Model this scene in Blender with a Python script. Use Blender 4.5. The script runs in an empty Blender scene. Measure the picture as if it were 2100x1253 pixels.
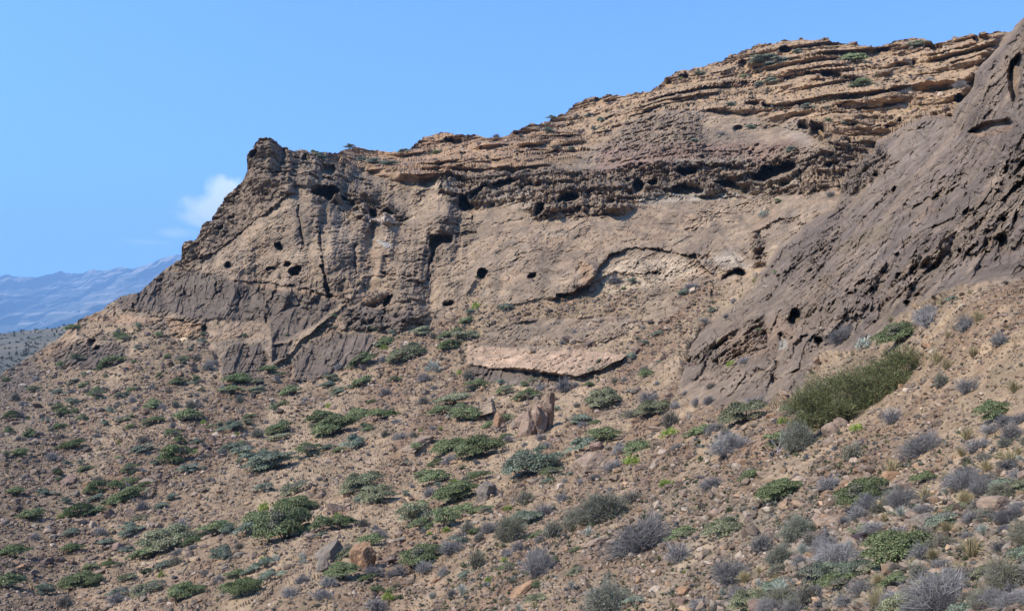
import bpy, math, random
import numpy as np
C = bpy.context.scene.collection
rng = np.random.default_rng(7)
random.seed(7)

# ------------------------------------------------------------------ camera, sky, sun, exposure
FPX, CX, CY, HOR = 1819.0, 1050.0, 626.5, 690.0
cam_d = bpy.data.cameras.new('camera'); cam = bpy.data.objects.new('camera', cam_d); C.objects.link(cam)
cam_d.sensor_width = 36.0; cam_d.lens = 36.0 * FPX / 2100.0
cam_d.clip_start = 0.1; cam_d.clip_end = 60000
cam_d.shift_y = (HOR - CY) / 2100.0
cam.rotation_euler = (math.radians(90), 0, 0)
bpy.context.scene.camera = cam
SUN_EL, SUN_AZ = math.radians(48), math.radians(249)      # azimuth clockwise from +Y
sdir = (math.sin(SUN_AZ) * math.cos(SUN_EL), math.cos(SUN_AZ) * math.cos(SUN_EL), math.sin(SUN_EL))
w = bpy.data.worlds.new('World'); bpy.context.scene.world = w; w.use_nodes = True
nt = w.node_tree; bg = nt.nodes['Background']
sky = nt.nodes.new('ShaderNodeTexSky'); sky.sky_type = 'NISHITA'; sky.sun_disc = False
sky.sun_elevation = SUN_EL; sky.sun_rotation = SUN_AZ; sky.altitude = 300; sky.air_density = 1.0
sky.dust_density = 0.3; sky.ozone_density = 1.6
bg.inputs['Strength'].default_value = 0.12
# two small fair-weather clouds low over the far mountains, as part of the sky
def N(t, **kw):
    n = nt.nodes.new(t)
    for k, v in kw.items(): setattr(n, k, v)
    return n
geo = N('ShaderNodeTexCoord')
nz = N('ShaderNodeTexNoise'); nz.inputs['Scale'].default_value = 26; nz.inputs['Detail'].default_value = 7
nz.inputs['Roughness'].default_value = 0.55
nt.links.new(geo.outputs['Generated'], nz.inputs['Vector'])
def cdir(px, py):
    v = np.array([(px - CX) / FPX, 1.0, (HOR - py) / FPX]); return v / np.linalg.norm(v)
prev = None
for (px, py, sx, sz, amp) in [(462, 395, .024, .020, 1.0), (435, 425, .034, .018, 1.0), (405, 448, .026, .011, .75),
                              (355, 478, .030, .008, .42), (310, 497, .03, .005, .2)]:
    d = cdir(px, py)
    sub = N('ShaderNodeVectorMath', operation='SUBTRACT'); sub.inputs[1].default_value = d
    nt.links.new(geo.outputs['Generated'], sub.inputs[0])
    mul = N('ShaderNodeVectorMath', operation='MULTIPLY'); mul.inputs[1].default_value = (1 / sx, 1 / sx, 1 / sz)
    nt.links.new(sub.outputs[0], mul.inputs[0])
    ln = N('ShaderNodeVectorMath', operation='LENGTH'); nt.links.new(mul.outputs[0], ln.inputs[0])
    mr = N('ShaderNodeMapRange'); mr.inputs[1].default_value = 1.35; mr.inputs[2].default_value = 0.0
    mr.inputs[3].default_value = 0; mr.inputs[4].default_value = 1.75 
    nt.links.new(ln.outputs['Value'], mr.inputs[0])
    ad = N('ShaderNodeMath', operation='MULTIPLY_ADD'); ad.inputs[1].default_value = 2.6; ad.inputs[2].default_value = -1.55
    nt.links.new(nz.outputs['Fac'], ad.inputs[0])
    a2 = N('ShaderNodeMath', operation='ADD'); nt.links.new(mr.outputs[0], a2.inputs[0]); nt.links.new(ad.outputs[0], a2.inputs[1])
    m3 = N('ShaderNodeMapRange', interpolation_type='SMOOTHSTEP'); m3.inputs[1].default_value = .1; m3.inputs[2].default_value = 1.1
    nt.links.new(a2.outputs[0], m3.inputs[0])
    m2 = N('ShaderNodeMath', operation='MULTIPLY'); nt.links.new(m3.outputs[0], m2.inputs[0]); m2.inputs[1].default_value = amp
    m4 = N('ShaderNodeMath', operation='LESS_THAN'); nt.links.new(ln.outputs['Value'], m4.inputs[0]); m4.inputs[1].default_value = 1.35
    m5 = N('ShaderNodeMath', operation='MULTIPLY'); nt.links.new(m2.outputs[0], m5.inputs[0]); nt.links.new(m4.outputs[0], m5.inputs[1])
    if prev is None: prev = m5
    else:
        mx = N('ShaderNodeMath', operation='MAXIMUM'); nt.links.new(prev.outputs[0], mx.inputs[0]); nt.links.new(m5.outputs[0], mx.inputs[1]); prev = mx
mixc = N('ShaderNodeMixRGB'); mixc.inputs[2].default_value = (7.2, 7.6, 8.4, 1)
nt.links.new(prev.outputs[0], mixc.inputs[0]); nt.links.new(sky.outputs[0], mixc.inputs[1])
nt.links.new(mixc.outputs[0], bg.inputs['Color'])
lift = N('ShaderNodeVectorMath', operation='ADD'); lift.inputs[1].default_value = (0, 0, .145); nt.links.new(geo.outputs['Generated'], lift.inputs[0])
nt.links.new(lift.outputs[0], sky.inputs['Vector'])
gr_ = N('ShaderNodeMixRGB', blend_type='MULTIPLY'); gr_.inputs[0].default_value = 1; gr_.inputs[2].default_value = (.84, 1.30, 1.85, 1)
nt.links.new(sky.outputs[0], gr_.inputs[1]); nt.links.new(gr_.outputs[0], mixc.inputs[1])
sun_d = bpy.data.lights.new('sun', 'SUN'); sun = bpy.data.objects.new('sun', sun_d); C.objects.link(sun)
sun_d.energy = 4.7; sun_d.angle = math.radians(0.5); sun_d.color = (1.0, 0.95, 0.87)
from mathutils import Vector, Matrix
sun.rotation_euler = Vector(sdir).to_track_quat('Z', 'Y').to_euler()
S = bpy.context.scene
S.view_settings.view_transform = 'Standard'; S.view_settings.look = 'None'
S.view_settings.exposure = 0.82; S.view_settings.gamma = 1.0
S.cycles.max_bounces = 5; S.cycles.diffuse_bounces = 3; S.cycles.volume_bounces = 0
S.cycles.transparent_max_bounces = 4

# ------------------------------------------------------------------ noise tools (numpy)
def _h(ix, iy, iz, s=0):
    n = (ix.astype(np.uint32) * np.uint32(374761393) + iy.astype(np.uint32) * np.uint32(668265263)
         + iz.astype(np.uint32) * np.uint32(2147483647) + np.uint32((s * 1274126177) & 0xffffffff))
    n = (n ^ (n >> np.uint32(13))) * np.uint32(1274126177)
    n = (n ^ (n >> np.uint32(16))) * np.uint32(2246822519)
    return (n ^ (n >> np.uint32(15)))
def _f(h): return (h & np.uint32(0xffffff)).astype(np.float32) / np.float32(0xffffff)
def vnoise(P, s=0):
    """value noise in -1..1 at points P (n,3)"""
    i = np.floor(P).astype(np.int32); f = (P - i).astype(np.float32)
    u = f * f * f * (f * (f * 6 - 15) + 10)
    r = None
    for dx in (0, 1):
        for dy in (0, 1):
            for dz in (0, 1):
                v = _f(_h(i[:, 0] + dx, i[:, 1] + dy, i[:, 2] + dz, s))
                wgt = (u[:, 0] if dx else 1 - u[:, 0]) * (u[:, 1] if dy else 1 - u[:, 1]) * (u[:, 2] if dz else 1 - u[:, 2])
                r = v * wgt if r is None else r + v * wgt
    return r * 2 - 1
def fbm(P, scale, octs=5, s=0, rough=0.5, ridged=False):
    P = P / np.asarray(scale, np.float32); a = 1.0; t = 0; tot = 0
    R = np.array([[.80, .36, -.48], [-.48, .80, -.20], [.36, .48, .80]], np.float32)
    for o in range(octs):
        v = vnoise(P, s + o * 17)
        if ridged: v = 1 - 2 * np.abs(v)
        t = t + v * a; tot += a; a *= rough
        P = P @ R * 2.03 + 11.3
    return t / tot
def cells(P, scale, s=0):
    """voronoi: random value of the nearest cell, F1, F2"""
    P = P / np.asarray(scale, np.float32); i = np.floor(P).astype(np.int32)
    f1 = np.full(len(P), 9, np.float32); f2 = f1.copy(); rv = np.zeros(len(P), np.float32)
    for dx in (-1, 0, 1):
        for dy in (-1, 0, 1):
            for dz in (-1, 0, 1):
                a, b, c = i[:, 0] + dx, i[:, 1] + dy, i[:, 2] + dz
                h = _h(a, b, c, s)
                qx = a + _f(h); qy = b + _f(h * np.uint32(747796405) + np.uint32(1)); qz = c + _f(h * np.uint32(2891336453) + np.uint32(7))
                d = (P[:, 0] - qx) ** 2 + (P[:, 1] - qy) ** 2 + (P[:, 2] - qz) ** 2
                m = d < f1
                f2 = np.where(m, f1, np.minimum(f2, d)); f1 = np.where(m, d, f1)
                rv = np.where(m, _f(h * np.uint32(277803737) + np.uint32(3)), rv)
    return rv, np.sqrt(f1), np.sqrt(f2)
def sm(a, b, x):
    t = np.clip((x - a) / (b - a), 0, 1); return t * t * (3 - 2 * t)
def seg_d(x, y, pts):
    """distance to polyline, arc parameter side sign"""
    best = np.full(x.shape, 1e9, np.float32); sgn = np.zeros(x.shape, np.float32)
    for (x0, y0), (x1, y1) in zip(pts[:-1], pts[1:]):
        dx, dy = x1 - x0, y1 - y0; L = dx * dx + dy * dy + 1e-9
        t = np.clip(((x - x0) * dx + (y - y0) * dy) / L, 0, 1)
        ex, ey = x - x0 - t * dx, y - y0 - t * dy; d = np.hypot(ex, ey)
        m = d < best; best = np.where(m, d, best)
        sgn = np.where(m, np.sign(dx * ey - dy * ex), sgn)       # >0: below the line for a line running right
    return best, sgn
def inside(x, y, poly):
    r = np.zeros(x.shape, bool); n = len(poly)
    for k in range(n):
        x0, y0 = poly[k]; x1, y1 = poly[(k + 1) % n]
        c = ((y0 > y) != (y1 > y)) & (x < (x1 - x0) * (y - y0) / (y1 - y0 + 1e-9) + x0)
        r ^= c
    return r
def sdp(x, y, poly):
    d, _ = seg_d(x, y, list(poly) + [poly[0]])
    return np.where(inside(x, y, poly), d, -d)

# ------------------------------------------------------------------ the mountain's overall form
RIDGE = [(-500, 850), (-260, 815), (-60, 785), (0, 765), (66, 730), (100, 706), (123, 693), (151, 668), (180, 650), (205, 637), (240, 615), (265, 601),
 (290, 597), (310, 575), (335, 555), (355, 543), (371, 530), (372, 515), (380, 500), (395, 488), (415, 465), (432, 450),
 (440, 432), (460, 400), (480, 380), (500, 362), (509, 350), (510, 318), (525, 310), (545, 297), (560, 300), (590, 300),
 (620, 308), (645, 318), (668, 322), (680, 318), (715, 308), (740, 306), (765, 312), (800, 315), (835, 312), (850, 298),
 (870, 285), (895, 277), (905, 275), (940, 280), (985, 282), (1010, 285), (1045, 280), (1070, 265), (1090, 253),
 (1105, 256), (1130, 248), (1165, 232), (1180, 213), (1215, 203), (1250, 197), (1300, 195), (1335, 190), (1350, 182),
 (1365, 163), (1385, 152), (1430, 142), (1480, 130), (1500, 118), (1530, 103), (1560, 92), (1620, 87), (1700, 85),
 (1750, 93), (1790, 103), (1830, 90), (1870, 80), (1895, 83), (1915, 92), (1960, 80), (2000, 70), (2050, 68), (2075, 64),
 (2086, 52), (2100, 38), (2140, 10), (2300, -80), (2600, -160)]
CTRL = [(-300, 1250, 95), (0, 1250, 82), (110, 1165, 105), (330, 1250, 76), (640, 1250, 58), (1000, 1250, 42), (1400, 1250, 28), (1700, 1250, 19),
 (2000, 1250, 13), (2300, 1250, 10), (1050, 1500, 27), (0, 1500, 58), (2100, 1500, 8), (-300, 1500, 66), (2500, 1000, 16), (1740, 940, 38), (2010, 800, 36),
 (2010, 600, 50), (2100, 600, 47), (2300, 700, 34), (1280, 1100, 48), (1150, 1050, 66), (1400, 1000, 56), (1500, 900, 62), (1050, 1000, 92),
 (950, 1100, 72), (860, 1180, 66), (1100, 880, 128), (1250, 900, 100), (1350, 850, 108), (950, 950, 115), (700, 1000, 115), (580, 1100, 96), (330, 1130, 106), (300, 900, 168),
 (100, 900, 178), (-200, 900, 190), (0, 850, 205), (300, 780, 225), (500, 790, 218), (100, 760, 270), (-200, 820, 250), (0, 790, 262), (200, 650, 305), (290, 610, 308), (380, 530, 315), (420, 600, 290),
 (550, 600, 275), (700, 610, 262), (600, 480, 297), (480, 400, 320), (550, 310, 335), (520, 400, 318), (650, 400, 312), (660, 335, 350), (740, 312, 410),
 (850, 300, 440), (900, 280, 450), (850, 370, 335), (800, 440, 305), (780, 600, 250), (820, 700, 228), (880, 520, 276), (900, 400, 310), (1000, 380, 312), (1050, 500, 258),
 (1000, 440, 290), (1150, 450, 266), (1150, 370, 300), (1150, 250, 460), (1100, 310, 360), (1250, 200, 460), (1300, 350, 300), (1350, 415, 272),
 (1450, 420, 262), (1400, 180, 410), (1400, 260, 330), (1600, 350, 257), (1600, 395, 243), (1600, 460, 222), (1550, 300, 300), (1600, 200, 350),
 (1600, 100, 405), (1800, 110, 372), (1850, 200, 290), (1700, 300, 255), (1950, 150, 305), (1950, 90, 345), (2060, 75, 320), (2200, 60, 300), (1100, 600, 224), (1280, 550, 226),
 (1000, 640, 224), (980, 790, 182), (1150, 790, 163), (1450, 500, 230), (1500, 610, 186), (1400, 650, 180), (1300, 700, 178), (1400, 790, 118), (1000, 560, 246), (640, 760, 232), (1750, 350, 240), (1900, 300, 250)]
NEAR = [(1395, 790, 118), (1500, 620, 160), (1600, 500, 172), (1570, 560, 160), (1720, 400, 176), (1780, 315, 182), (1850, 262, 176), (1955, 250, 142), (2000, 160, 128),
 (2050, 95, 122), (2085, 55, 112), (2140, 0, 100), (1640, 800, 70), (1560, 830, 78), (1470, 835, 92), (1700, 725, 74), (1600, 700, 100), (1700, 600, 104), (1800, 450, 120),
 (1850, 640, 66), (1950, 560, 66), (2050, 400, 78), (2050, 250, 92), (1900, 380, 112), (1960, 590, 60), (2040, 580, 54), (2200, 300, 64), (2300, 500, 44), (1500, 750, 104), (1650, 880, 56), (2300, 0, 80)]
def rbf(pts, lam=0.6):
    p = np.array(pts, float); X = p[:, :2] / 300.0; y = np.log(p[:, 2]); n = len(p)
    r = np.linalg.norm(X[:, None] - X[None], axis=2); K = np.where(r > 0, r * r * np.log(r + 1e-12), 0) + np.eye(n) * lam * 0.02
    Pm = np.hstack([np.ones((n, 1)), X]); A = np.block([[K, Pm], [Pm.T, np.zeros((3, 3))]])
    c = np.linalg.solve(A, np.concatenate([y, np.zeros(3)]))
    gx = np.arange(-520, 2640, 16.0); gy = np.arange(-200, 1540, 16.0)
    G = np.stack(np.meshgrid(gx, gy), -1).reshape(-1, 2) / 300.0
    rr = np.linalg.norm(G[:, None] - X[None], axis=2); k = np.where(rr > 0, rr * rr * np.log(rr + 1e-12), 0)
    v = (k @ c[:n] + c[n] + G @ c[n + 1:]).reshape(len(gy), len(gx))
    def ev(x, y):
        u = np.clip((x - gx[0]) / 16, 0, len(gx) - 1.001); t = np.clip((y - gy[0]) / 16, 0, len(gy) - 1.001)
        i = u.astype(int); j = t.astype(int); fu = u - i; ft = t - j
        return np.exp((v[j, i] * (1 - fu) + v[j, i + 1] * fu) * (1 - ft) + (v[j + 1, i] * (1 - fu) + v[j + 1, i + 1] * fu) * ft)
    return ev
far_d = rbf(CTRL); near_d = rbf(NEAR)
SPUR = [(2700, -300), (2140, -20), (2100, 36), (2086, 55), (2062, 90), (2020, 130), (2002, 152), (1999, 178), (1985, 200), (1966, 222), (1955, 246), (1900, 243),
 (1850, 264), (1800, 292), (1793, 312), (1772, 330), (1762, 350), (1738, 362), (1727, 378), (1724, 402), (1712, 430), (1650, 465),
 (1635, 482), (1600, 507), (1572, 552), (1532, 590), (1505, 620), (1480, 650), (1440, 690), (1412, 740), (1395, 790),
 (1440, 832), (1520, 822), (1600, 838), (1640, 800), (1700, 728), (1770, 706), (1840, 652), (1900, 618), (1960, 590), (2040, 578), (2700, 560)]

NR = 860
cols = np.concatenate([np.arange(-480, -40, 11.0), np.arange(-40, 2140, 1.6), np.arange(2140, 2560, 11.0)])
ridge_y = np.interp(cols, [p[0] for p in RIDGE], [p[1] for p in RIDGE])
jag = fbm(np.stack([cols, cols * 0, cols * 0], 1).astype(np.float32), 14.0, 4, 5)
ridge_y = ridge_y + jag * 4.5 + np.round(fbm(np.stack([cols, cols * 0, cols * 0 + 9], 1).astype(np.float32), 22.0, 3, 6) * 4) * .8
kk = np.exp(-0.5 * (np.arange(-60, 61) / 22.0) ** 2); kk /= kk.sum()
smooth_y = np.convolve(np.pad(ridge_y, 60, mode='edge'), kk, 'valid') + 14
smooth_y = np.maximum(smooth_y, ridge_y + 4)
t = np.linspace(0, 1, NR)[:, None]; TB = .93
PY = np.where(t < TB, 1500 + (smooth_y[None] - 1500) * t / TB, smooth_y[None] + (ridge_y[None] - smooth_y[None]) * (t - TB) / (1 - TB)); PX = np.repeat(cols[None], NR, 0)
x = PX.ravel().astype(np.float32); y = PY.ravel().astype(np.float32)
# small irregularity so traced outlines do not look drawn
Q = np.stack([x, y, x * 0], 1)
wx = x + 3.5 * fbm(Q, 26.0, 4, 1) ; wy = y + 3.0 * fbm(Q, 26.0, 4, 2)
bx = wx + 16 * fbm(Q, 70.0, 5, 3, .62); by = wy + 12 * fbm(Q, 70.0, 5, 4, .62)

def region(poly, soft, xx=None, yy=None):
    """0..1 coverage of an outline with a soft edge"""
    xx = wx if xx is None else xx; yy = wy if yy is None else yy
    P = np.array(poly, float); m = (xx > P[:, 0].min() - soft) & (xx < P[:, 0].max() + soft) & (yy > P[:, 1].min() - soft) & (yy < P[:, 1].max() + soft)
    r = np.zeros(xx.shape, np.float32); r[m] = sm(-soft, soft, sdp(xx[m], yy[m], poly)); return r
spur = region(SPUR, 4)
SPURX = SPUR[:SPUR.index((1395, 790)) + 1] + [(1380, 900), (2700, 1200)]
LOWER = SPUR[SPUR.index((1395, 790)):-1] + [(2700, 560)]
ld, ls = seg_d(wx, wy, LOWER)
fade = np.where(ls < 0, sm(0, 110, ld), 0)
spurd = region(SPURX, 4) * fade
Df = far_d(x, y); Dn = np.minimum(near_d(x, y), Df * 1.02)
D = Df * (1 - spurd) + Dn * spurd
D = D.astype(np.float32)
ray = np.stack([(x - CX) / FPX, np.ones_like(x), (HOR - y) / FPX], 1).astype(np.float32)
P0 = ray * D[:, None]
nc = len(cols)
def normals(P, k):
    G = P.reshape(NR, nc, 3); r0 = np.clip(np.arange(NR) - k, 0, NR - 1); r1 = np.clip(np.arange(NR) + k, 0, NR - 1)
    c0 = np.clip(np.arange(nc) - k, 0, nc - 1); c1 = np.clip(np.arange(nc) + k, 0, nc - 1)
    a = G[r1] - G[r0]; b = G[:, c1] - G[:, c0]
    n = np.cross(b, a); n /= np.linalg.norm(n, axis=2, keepdims=True) + 1e-9
    n = n.reshape(-1, 3); flip = (n * ray).sum(1) > 0; n[flip] *= -1
    return n.astype(np.float32)
NRM = normals((ray * Df[:, None].astype(np.float32)), 10); NRMn = normals((ray * Dn[:, None].astype(np.float32)), 10)
NRM = NRM * (1 - spurd[:, None]) + NRMn * spurd[:, None]; NRM /= np.linalg.norm(NRM, axis=1, keepdims=True)

# ------------------------------------------------------------------ kinds of rock
SCREE = [(-500, 800), (0, 768), (60, 738), (100, 712), (120, 760), (200, 762), (262, 745), (258, 712), (200, 698), (165, 690), (160, 664), (205, 648), (250, 668), (300, 672), (350, 690), (415, 702), (440, 722), (452, 772),
 (500, 784), (545, 774), (590, 732), (640, 690), (690, 650), (735, 605), (770, 590), (805, 600), (722, 628), (702, 650), (705, 680), (770, 684), (786, 690), (765, 715),
 (725, 745), (665, 772), (606, 784), (640, 792), (720, 768), (780, 735), (815, 690), (870, 676), (895, 655), (930, 640), (955, 605), (985, 562), (1002, 562), (985, 600),
 (990, 624), (1050, 622), (1130, 618), (1180, 600), (1230, 578), (1262, 560), (1325, 575), (1300, 618), (1345, 632), (1400, 600), (1450, 586), (1500, 592), (1560, 562), (1566, 572),
 (1512, 622), (1462, 652), (1420, 702), (1395, 742), (1384, 800), (1425, 832), (1475, 838), (1560, 824), (1640, 802), (1700, 728), (1770, 706), (1842, 652), (1902, 618),
 (1962, 592), (2040, 582), (2700, 560), (2700, 4000), (-500, 4000)]
scree = region(SCREE, 6, bx, by)
for pl in ([(995, 672), (1080, 655), (1200, 648), (1290, 640), (1300, 672), (1240, 705), (1130, 700), (1000, 705)],
           [(960, 706), (1010, 705), (1100, 709), (1200, 726), (1290, 728), (1235, 762), (1180, 775), (1130, 797), (1040, 792), (962, 787), (955, 748)],
           [(600, 786), (602, 738), (640, 702), (690, 686), (745, 683), (778, 690), (768, 708), (742, 738), (700, 758), (640, 784)],
           [(1310, 640), (1360, 610), (1420, 615), (1380, 650), (1330, 665)], [(970, 835), (1010, 830), (1015, 850), (985, 858)],
           [(815, 925), (850, 900), (880, 905), (850, 930)]):
    scree = scree * (1 - region(pl, 5, .6 * wx + .4 * bx, .6 * wy + .4 * by))
TOP = [(655, 316), (690, 335), (760, 352), (850, 377), (905, 366), (985, 347), (1100, 342), (1180, 335), (1270, 262), (1330, 232), (1430, 222), (1530, 232), (1640, 262), (1690, 290),
 (1760, 300), (1800, 290), (1960, 242), (2000, 150), (2062, 60), (2100, -100), (600, -100)]
top = region(TOP, 8) * (1 - spur)
crag = np.zeros_like(x)
for pl, a in (([(495, 290), (560, 280), (700, 325), (790, 395), (760, 430), (700, 425), (650, 380), (600, 395), (560, 428), (430, 525), (400, 560), (360, 560), (355, 490), (500, 355)], 1),
           ([(640, 370), (760, 380), (835, 440), (790, 462), (700, 430), (640, 405)], 1),
           ([(895, 362), (985, 345), (1140, 348), (1250, 350), (1300, 330), (1640, 318), (1760, 298), (1805, 330), (1720, 380), (1660, 398), (1520, 398), (1350, 402), (1270, 438), (1100, 448), (1060, 415), (960, 430), (900, 400)], 1),
           ([(800, 480), (900, 440), (985, 458), (970, 500), (925, 515), (885, 495), (870, 560), (880, 600), (790, 600), (780, 540)], .35),
           ([(90, 745), (110, 700), (170, 690), (260, 705), (300, 640), (420, 655), (425, 690), (330, 690), (260, 720), (262, 745), (200, 762), (118, 765)], .3),
           ([(700, 600), (860, 600), (900, 640), (860, 680), (705, 680)], .5), ([(640, 430), (760, 460), (800, 520), (740, 590), (650, 580)], .22), ([(1536, 478), (1556, 470), (1572, 520), (1570, 548), (1552, 545), (1542, 520)], .8), ([(1560, 470), (1590, 446), (1640, 445), (1645, 462), (1600, 458), (1575, 475)], .7),
           ([(1700, 330), (1800, 300), (1840, 330), (1760, 400), (1720, 400)], .7), ([(1780, 640), (1900, 470), (1960, 480), (1880, 620)], .25), ([(1580, 560), (1690, 470), (1720, 500), (1640, 600)], .25),
           ([(1270, 262), (1330, 232), (1430, 222), (1450, 300), (1690, 300), (1640, 262), (1700, 262), (1760, 300), (1700, 320), (1300, 330), (1200, 335)], .55),
           ([(1470, 690), (1560, 640), (1580, 700), (1540, 740), (1440, 760), (1400, 740)], .5),
           ([(1640, 560), (1700, 430), (1760, 380), (1730, 470), (1680, 560)], .4)):
    crag = np.maximum(crag, region(pl, 10) * a)
crag *= (1 - scree)
spurc = region(SPUR, 7, .45 * wx + .55 * bx, .45 * wy + .55 * by)
dark = spurc * (1 - .55 * region([(1370, 800), (1440, 680), (1530, 600), (1560, 640), (1500, 760), (1440, 850)], 40))
for pl in ([(235, 618), (265, 598), (300, 590), (335, 558), (372, 556), (440, 562), (485, 574), (560, 585), (640, 600), (700, 614), (690, 632), (650, 665), (600, 692), (560, 702), (550, 655), (420, 655), (330, 640), (245, 635)],
           [(452, 778), (455, 735), (475, 700), (535, 702), (552, 738), (540, 762), (500, 785)], [(560, 705), (600, 700), (585, 735), (560, 740)],
           [(600, 786), (602, 738), (640, 702), (690, 686), (745, 683), (778, 690), (768, 708), (742, 738), (700, 758), (640, 784)],
           [(95, 748), (112, 712), (160, 705), (190, 712), (232, 702), (262, 715), (262, 742), (200, 762), (118, 767)],
           [(702, 642), (730, 626), (775, 628), (786, 655), (800, 638), (855, 645), (850, 662), (820, 682), (712, 680)],
           [(952, 746), (1000, 751), (1130, 766), (1175, 772), (1132, 800), (1040, 794), (965, 788)],
           [(1395, 740), (1420, 702), (1460, 660), (1480, 690), (1440, 760), (1400, 800)]):
    dark = np.maximum(dark, region(pl, 4, .4 * wx + .6 * bx, .4 * wy + .6 * by))
slab = np.clip(1 - scree - crag - top, 0, 1)

# ------------------------------------------------------------------ relief
f32 = np.float32
big = fbm(P0, 34, 3, 11); mid = fbm(P0, 9, 5, 12); fine = fbm(P0, 2.2, 4, 13, .6); rid = fbm(P0, (14, 14, 9), 5, 14, .55, True)
Pw = P0 + np.stack([fbm(P0, 5, 3, 21), fbm(P0, 5, 3, 22), fbm(P0, 5, 3, 23)], 1) * 1.6
c1, a1, b1 = cells(Pw, (5.5, 5.5, 3.2), 31)
c2, a2, b2 = cells(Pw, (1.9, 1.9, 1.2), 32)
crack1 = 1 - sm(0, .16, b1 - a1); crack2 = 1 - sm(0, .2, b2 - a2)
pits = sm(.18, .5, fbm(P0, (4.2, 4.2, 3.2), 3, 41)) ; pits2 = sm(.22, .5, fbm(P0, (1.5, 1.5, 1.1), 2, 42))
zz = P0[:, 2] + 0.06 * P0[:, 0] + 4.2 * fbm(P0, 38, 4, 51) + .25 * fbm(P0, 7, 3, 52)
def strata(per, off=0.0):
    q = zz / per + off; k = np.floor(q); f = q - k
    h = _f(_h(k.astype(np.int32), k.astype(np.int32) * 0, k.astype(np.int32) * 0 + 5, 9))
    return (sm(0, .16, f) * (1 - .75 * f)) * (.4 + h) , h          # undercut at the foot of each bed, then easing back
st1, h1 = strata(3.1); st2, h2 = strata(1.15, .3); st3, _ = strata(7.5, .1)
brk = sm(-.25, .35, fbm(P0, 11, 3, 61)); brk2 = sm(-.2, .3, fbm(P0, 6, 3, 62))
disp = mid * (.4 - .25 * dark) + fine * (.12 - .08 * dark)
slope_run = np.clip(np.abs(NRM[:, 2]) / (np.hypot(NRM[:, 0], NRM[:, 1]) + .12), 0, 2.6)
def terrace(per, off, cliff=.62, under=.18):
    q = zz / per + off + .22 * fbm(P0, per * 2.2, 3, 63 + int(per * 10)); k = np.floor(q); f = q - k
    g = np.where(f < cliff, -under * f, -under * cliff + (1 + under * cliff) * sm(cliff, 1, f))
    return (g - f) * per * slope_run
ter = (terrace(11.5, .3) * sm(-.3, .2, fbm(P0, 40, 3, 68)) * 1.25 + terrace(5.3, 0) * sm(-.35, .2, fbm(P0, 26, 3, 64)) * 1.1 + terrace(2.2, .4) * sm(-.35, .15, fbm(P0, 12, 3, 65)) * .55 + terrace(1.3, .1) * .5 * sm(-.2, .3, fbm(P0, 6, 3, 66)))
disp += slab * (1 - dark) * (mid * .05 + (st2 * .12 + st1 * .16) * brk - crack1 * .12 * brk2 - pits2 * .35 * sm(.1, .5, big))
# scalloped flakes on the bare slabs, running up to the right
fl = fbm((P0 @ np.array([[.80, .0, .60], [0, 1, 0], [-.60, 0, .80]], f32)), (5.0, 5.0, 1.3), 3, 71)
disp += slab * (1 - dark) * sm(.1, .16, fl) * .22
peak = 1 - .45 * region([(480, 280), (700, 300), (790, 400), (640, 430), (380, 570), (340, 520)], 30)
disp += crag * peak * (rid * .45 + (c1 - .5) * 2.0 + (c2 - .5) * .8 - crack1 * 1.1 - crack2 * .3 - pits * 2.6 - pits2 * .7 + st1 * .9 + fine * .35)
disp += top * (st1 * 1.5 * brk + st3 * 1.5 + st2 * .55 + (c1 - .5) * 1.1 * brk2 + (c2 - .5) * .4 * brk + mid * .35 - pits * 1.0 * brk - pits2 * .5)
c3, a3, b3 = cells(Pw, (.95, .95, .8), 33)
disp += scree * (fbm(P0, 16, 3, 682) * 1.1 + mid * .15 + (c2 - .5) * .28 + (c3 - .5) * .16 * sm(60, 140, D) + fine * .2)
# dark pebbly beds: long grooves down the dip, few hollows
gr = P0 @ np.array([[.55, .0, .83], [0, 1, 0], [-.83, 0, .55]], f32)
gro = fbm(gr * np.array([1, 1, 1], f32), (16, 9, 1.7), 5, 81, .6, True)
rgt = sm(900, 1300, x)
disp += dark * (1 - rgt) * (gro * .35 + (c2 - .5) * .06 + rid * .1 - pits2 * .3 * brk2 + sm(.3, .5, fbm(P0, 3, 3, 83)) * -.4 * brk)
rp = sm(-.02, .25, fbm(gr, (26, 14, 5), 4, 84))
disp += dark * (rp * ((c2 - .5) * .6 + (c1 - .5) * .6 - crack2 * .2) + (1 - sm(0, .09, np.abs(fbm(gr, (30, 12, 6), 3, 85)))) * -.8 * brk * (1 - rgt))
disp += slab * (1 - dark) * rp * ((c2 - .5) * .45 - crack2 * .15)
disp += top * (1 - sm(640, 1160, x)) * ((c2 - .5) * .4)
def surf(ux, uy, L, T, s_, octs=4):
    # noise in surface coordinates: L photo-pixels long along direction (ux,uy), T across
    a = (wx * ux + wy * uy) / L; b = (-wx * uy + wy * ux) / T
    return fbm(np.stack([a, b, a * 0], 1).astype(f32), 1.0, octs, s_, .55)
def saw(n, k): q = n * k; f = q - np.floor(q); return sm(0, .85, f) * (1 - sm(.85, 1, f))
rib1 = surf(.53, -.85, 420, 70, 601); rib2 = surf(.50, -.86, 190, 24, 602); rib3 = surf(.53, -.85, 90, 9, 603)
rgt = sm(900, 1300, x)
q1 = surf(.53, -.85, 66, 34, 606, 5); q2 = surf(.53, -.85, 22, 13, 607, 4); q3 = surf(.5, -.86, 17, 13, 608, 3); q4 = surf(.55, -.83, 240, 60, 609, 4)
qb = surf(.53, -.85, 140, 70, 610, 4)
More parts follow.
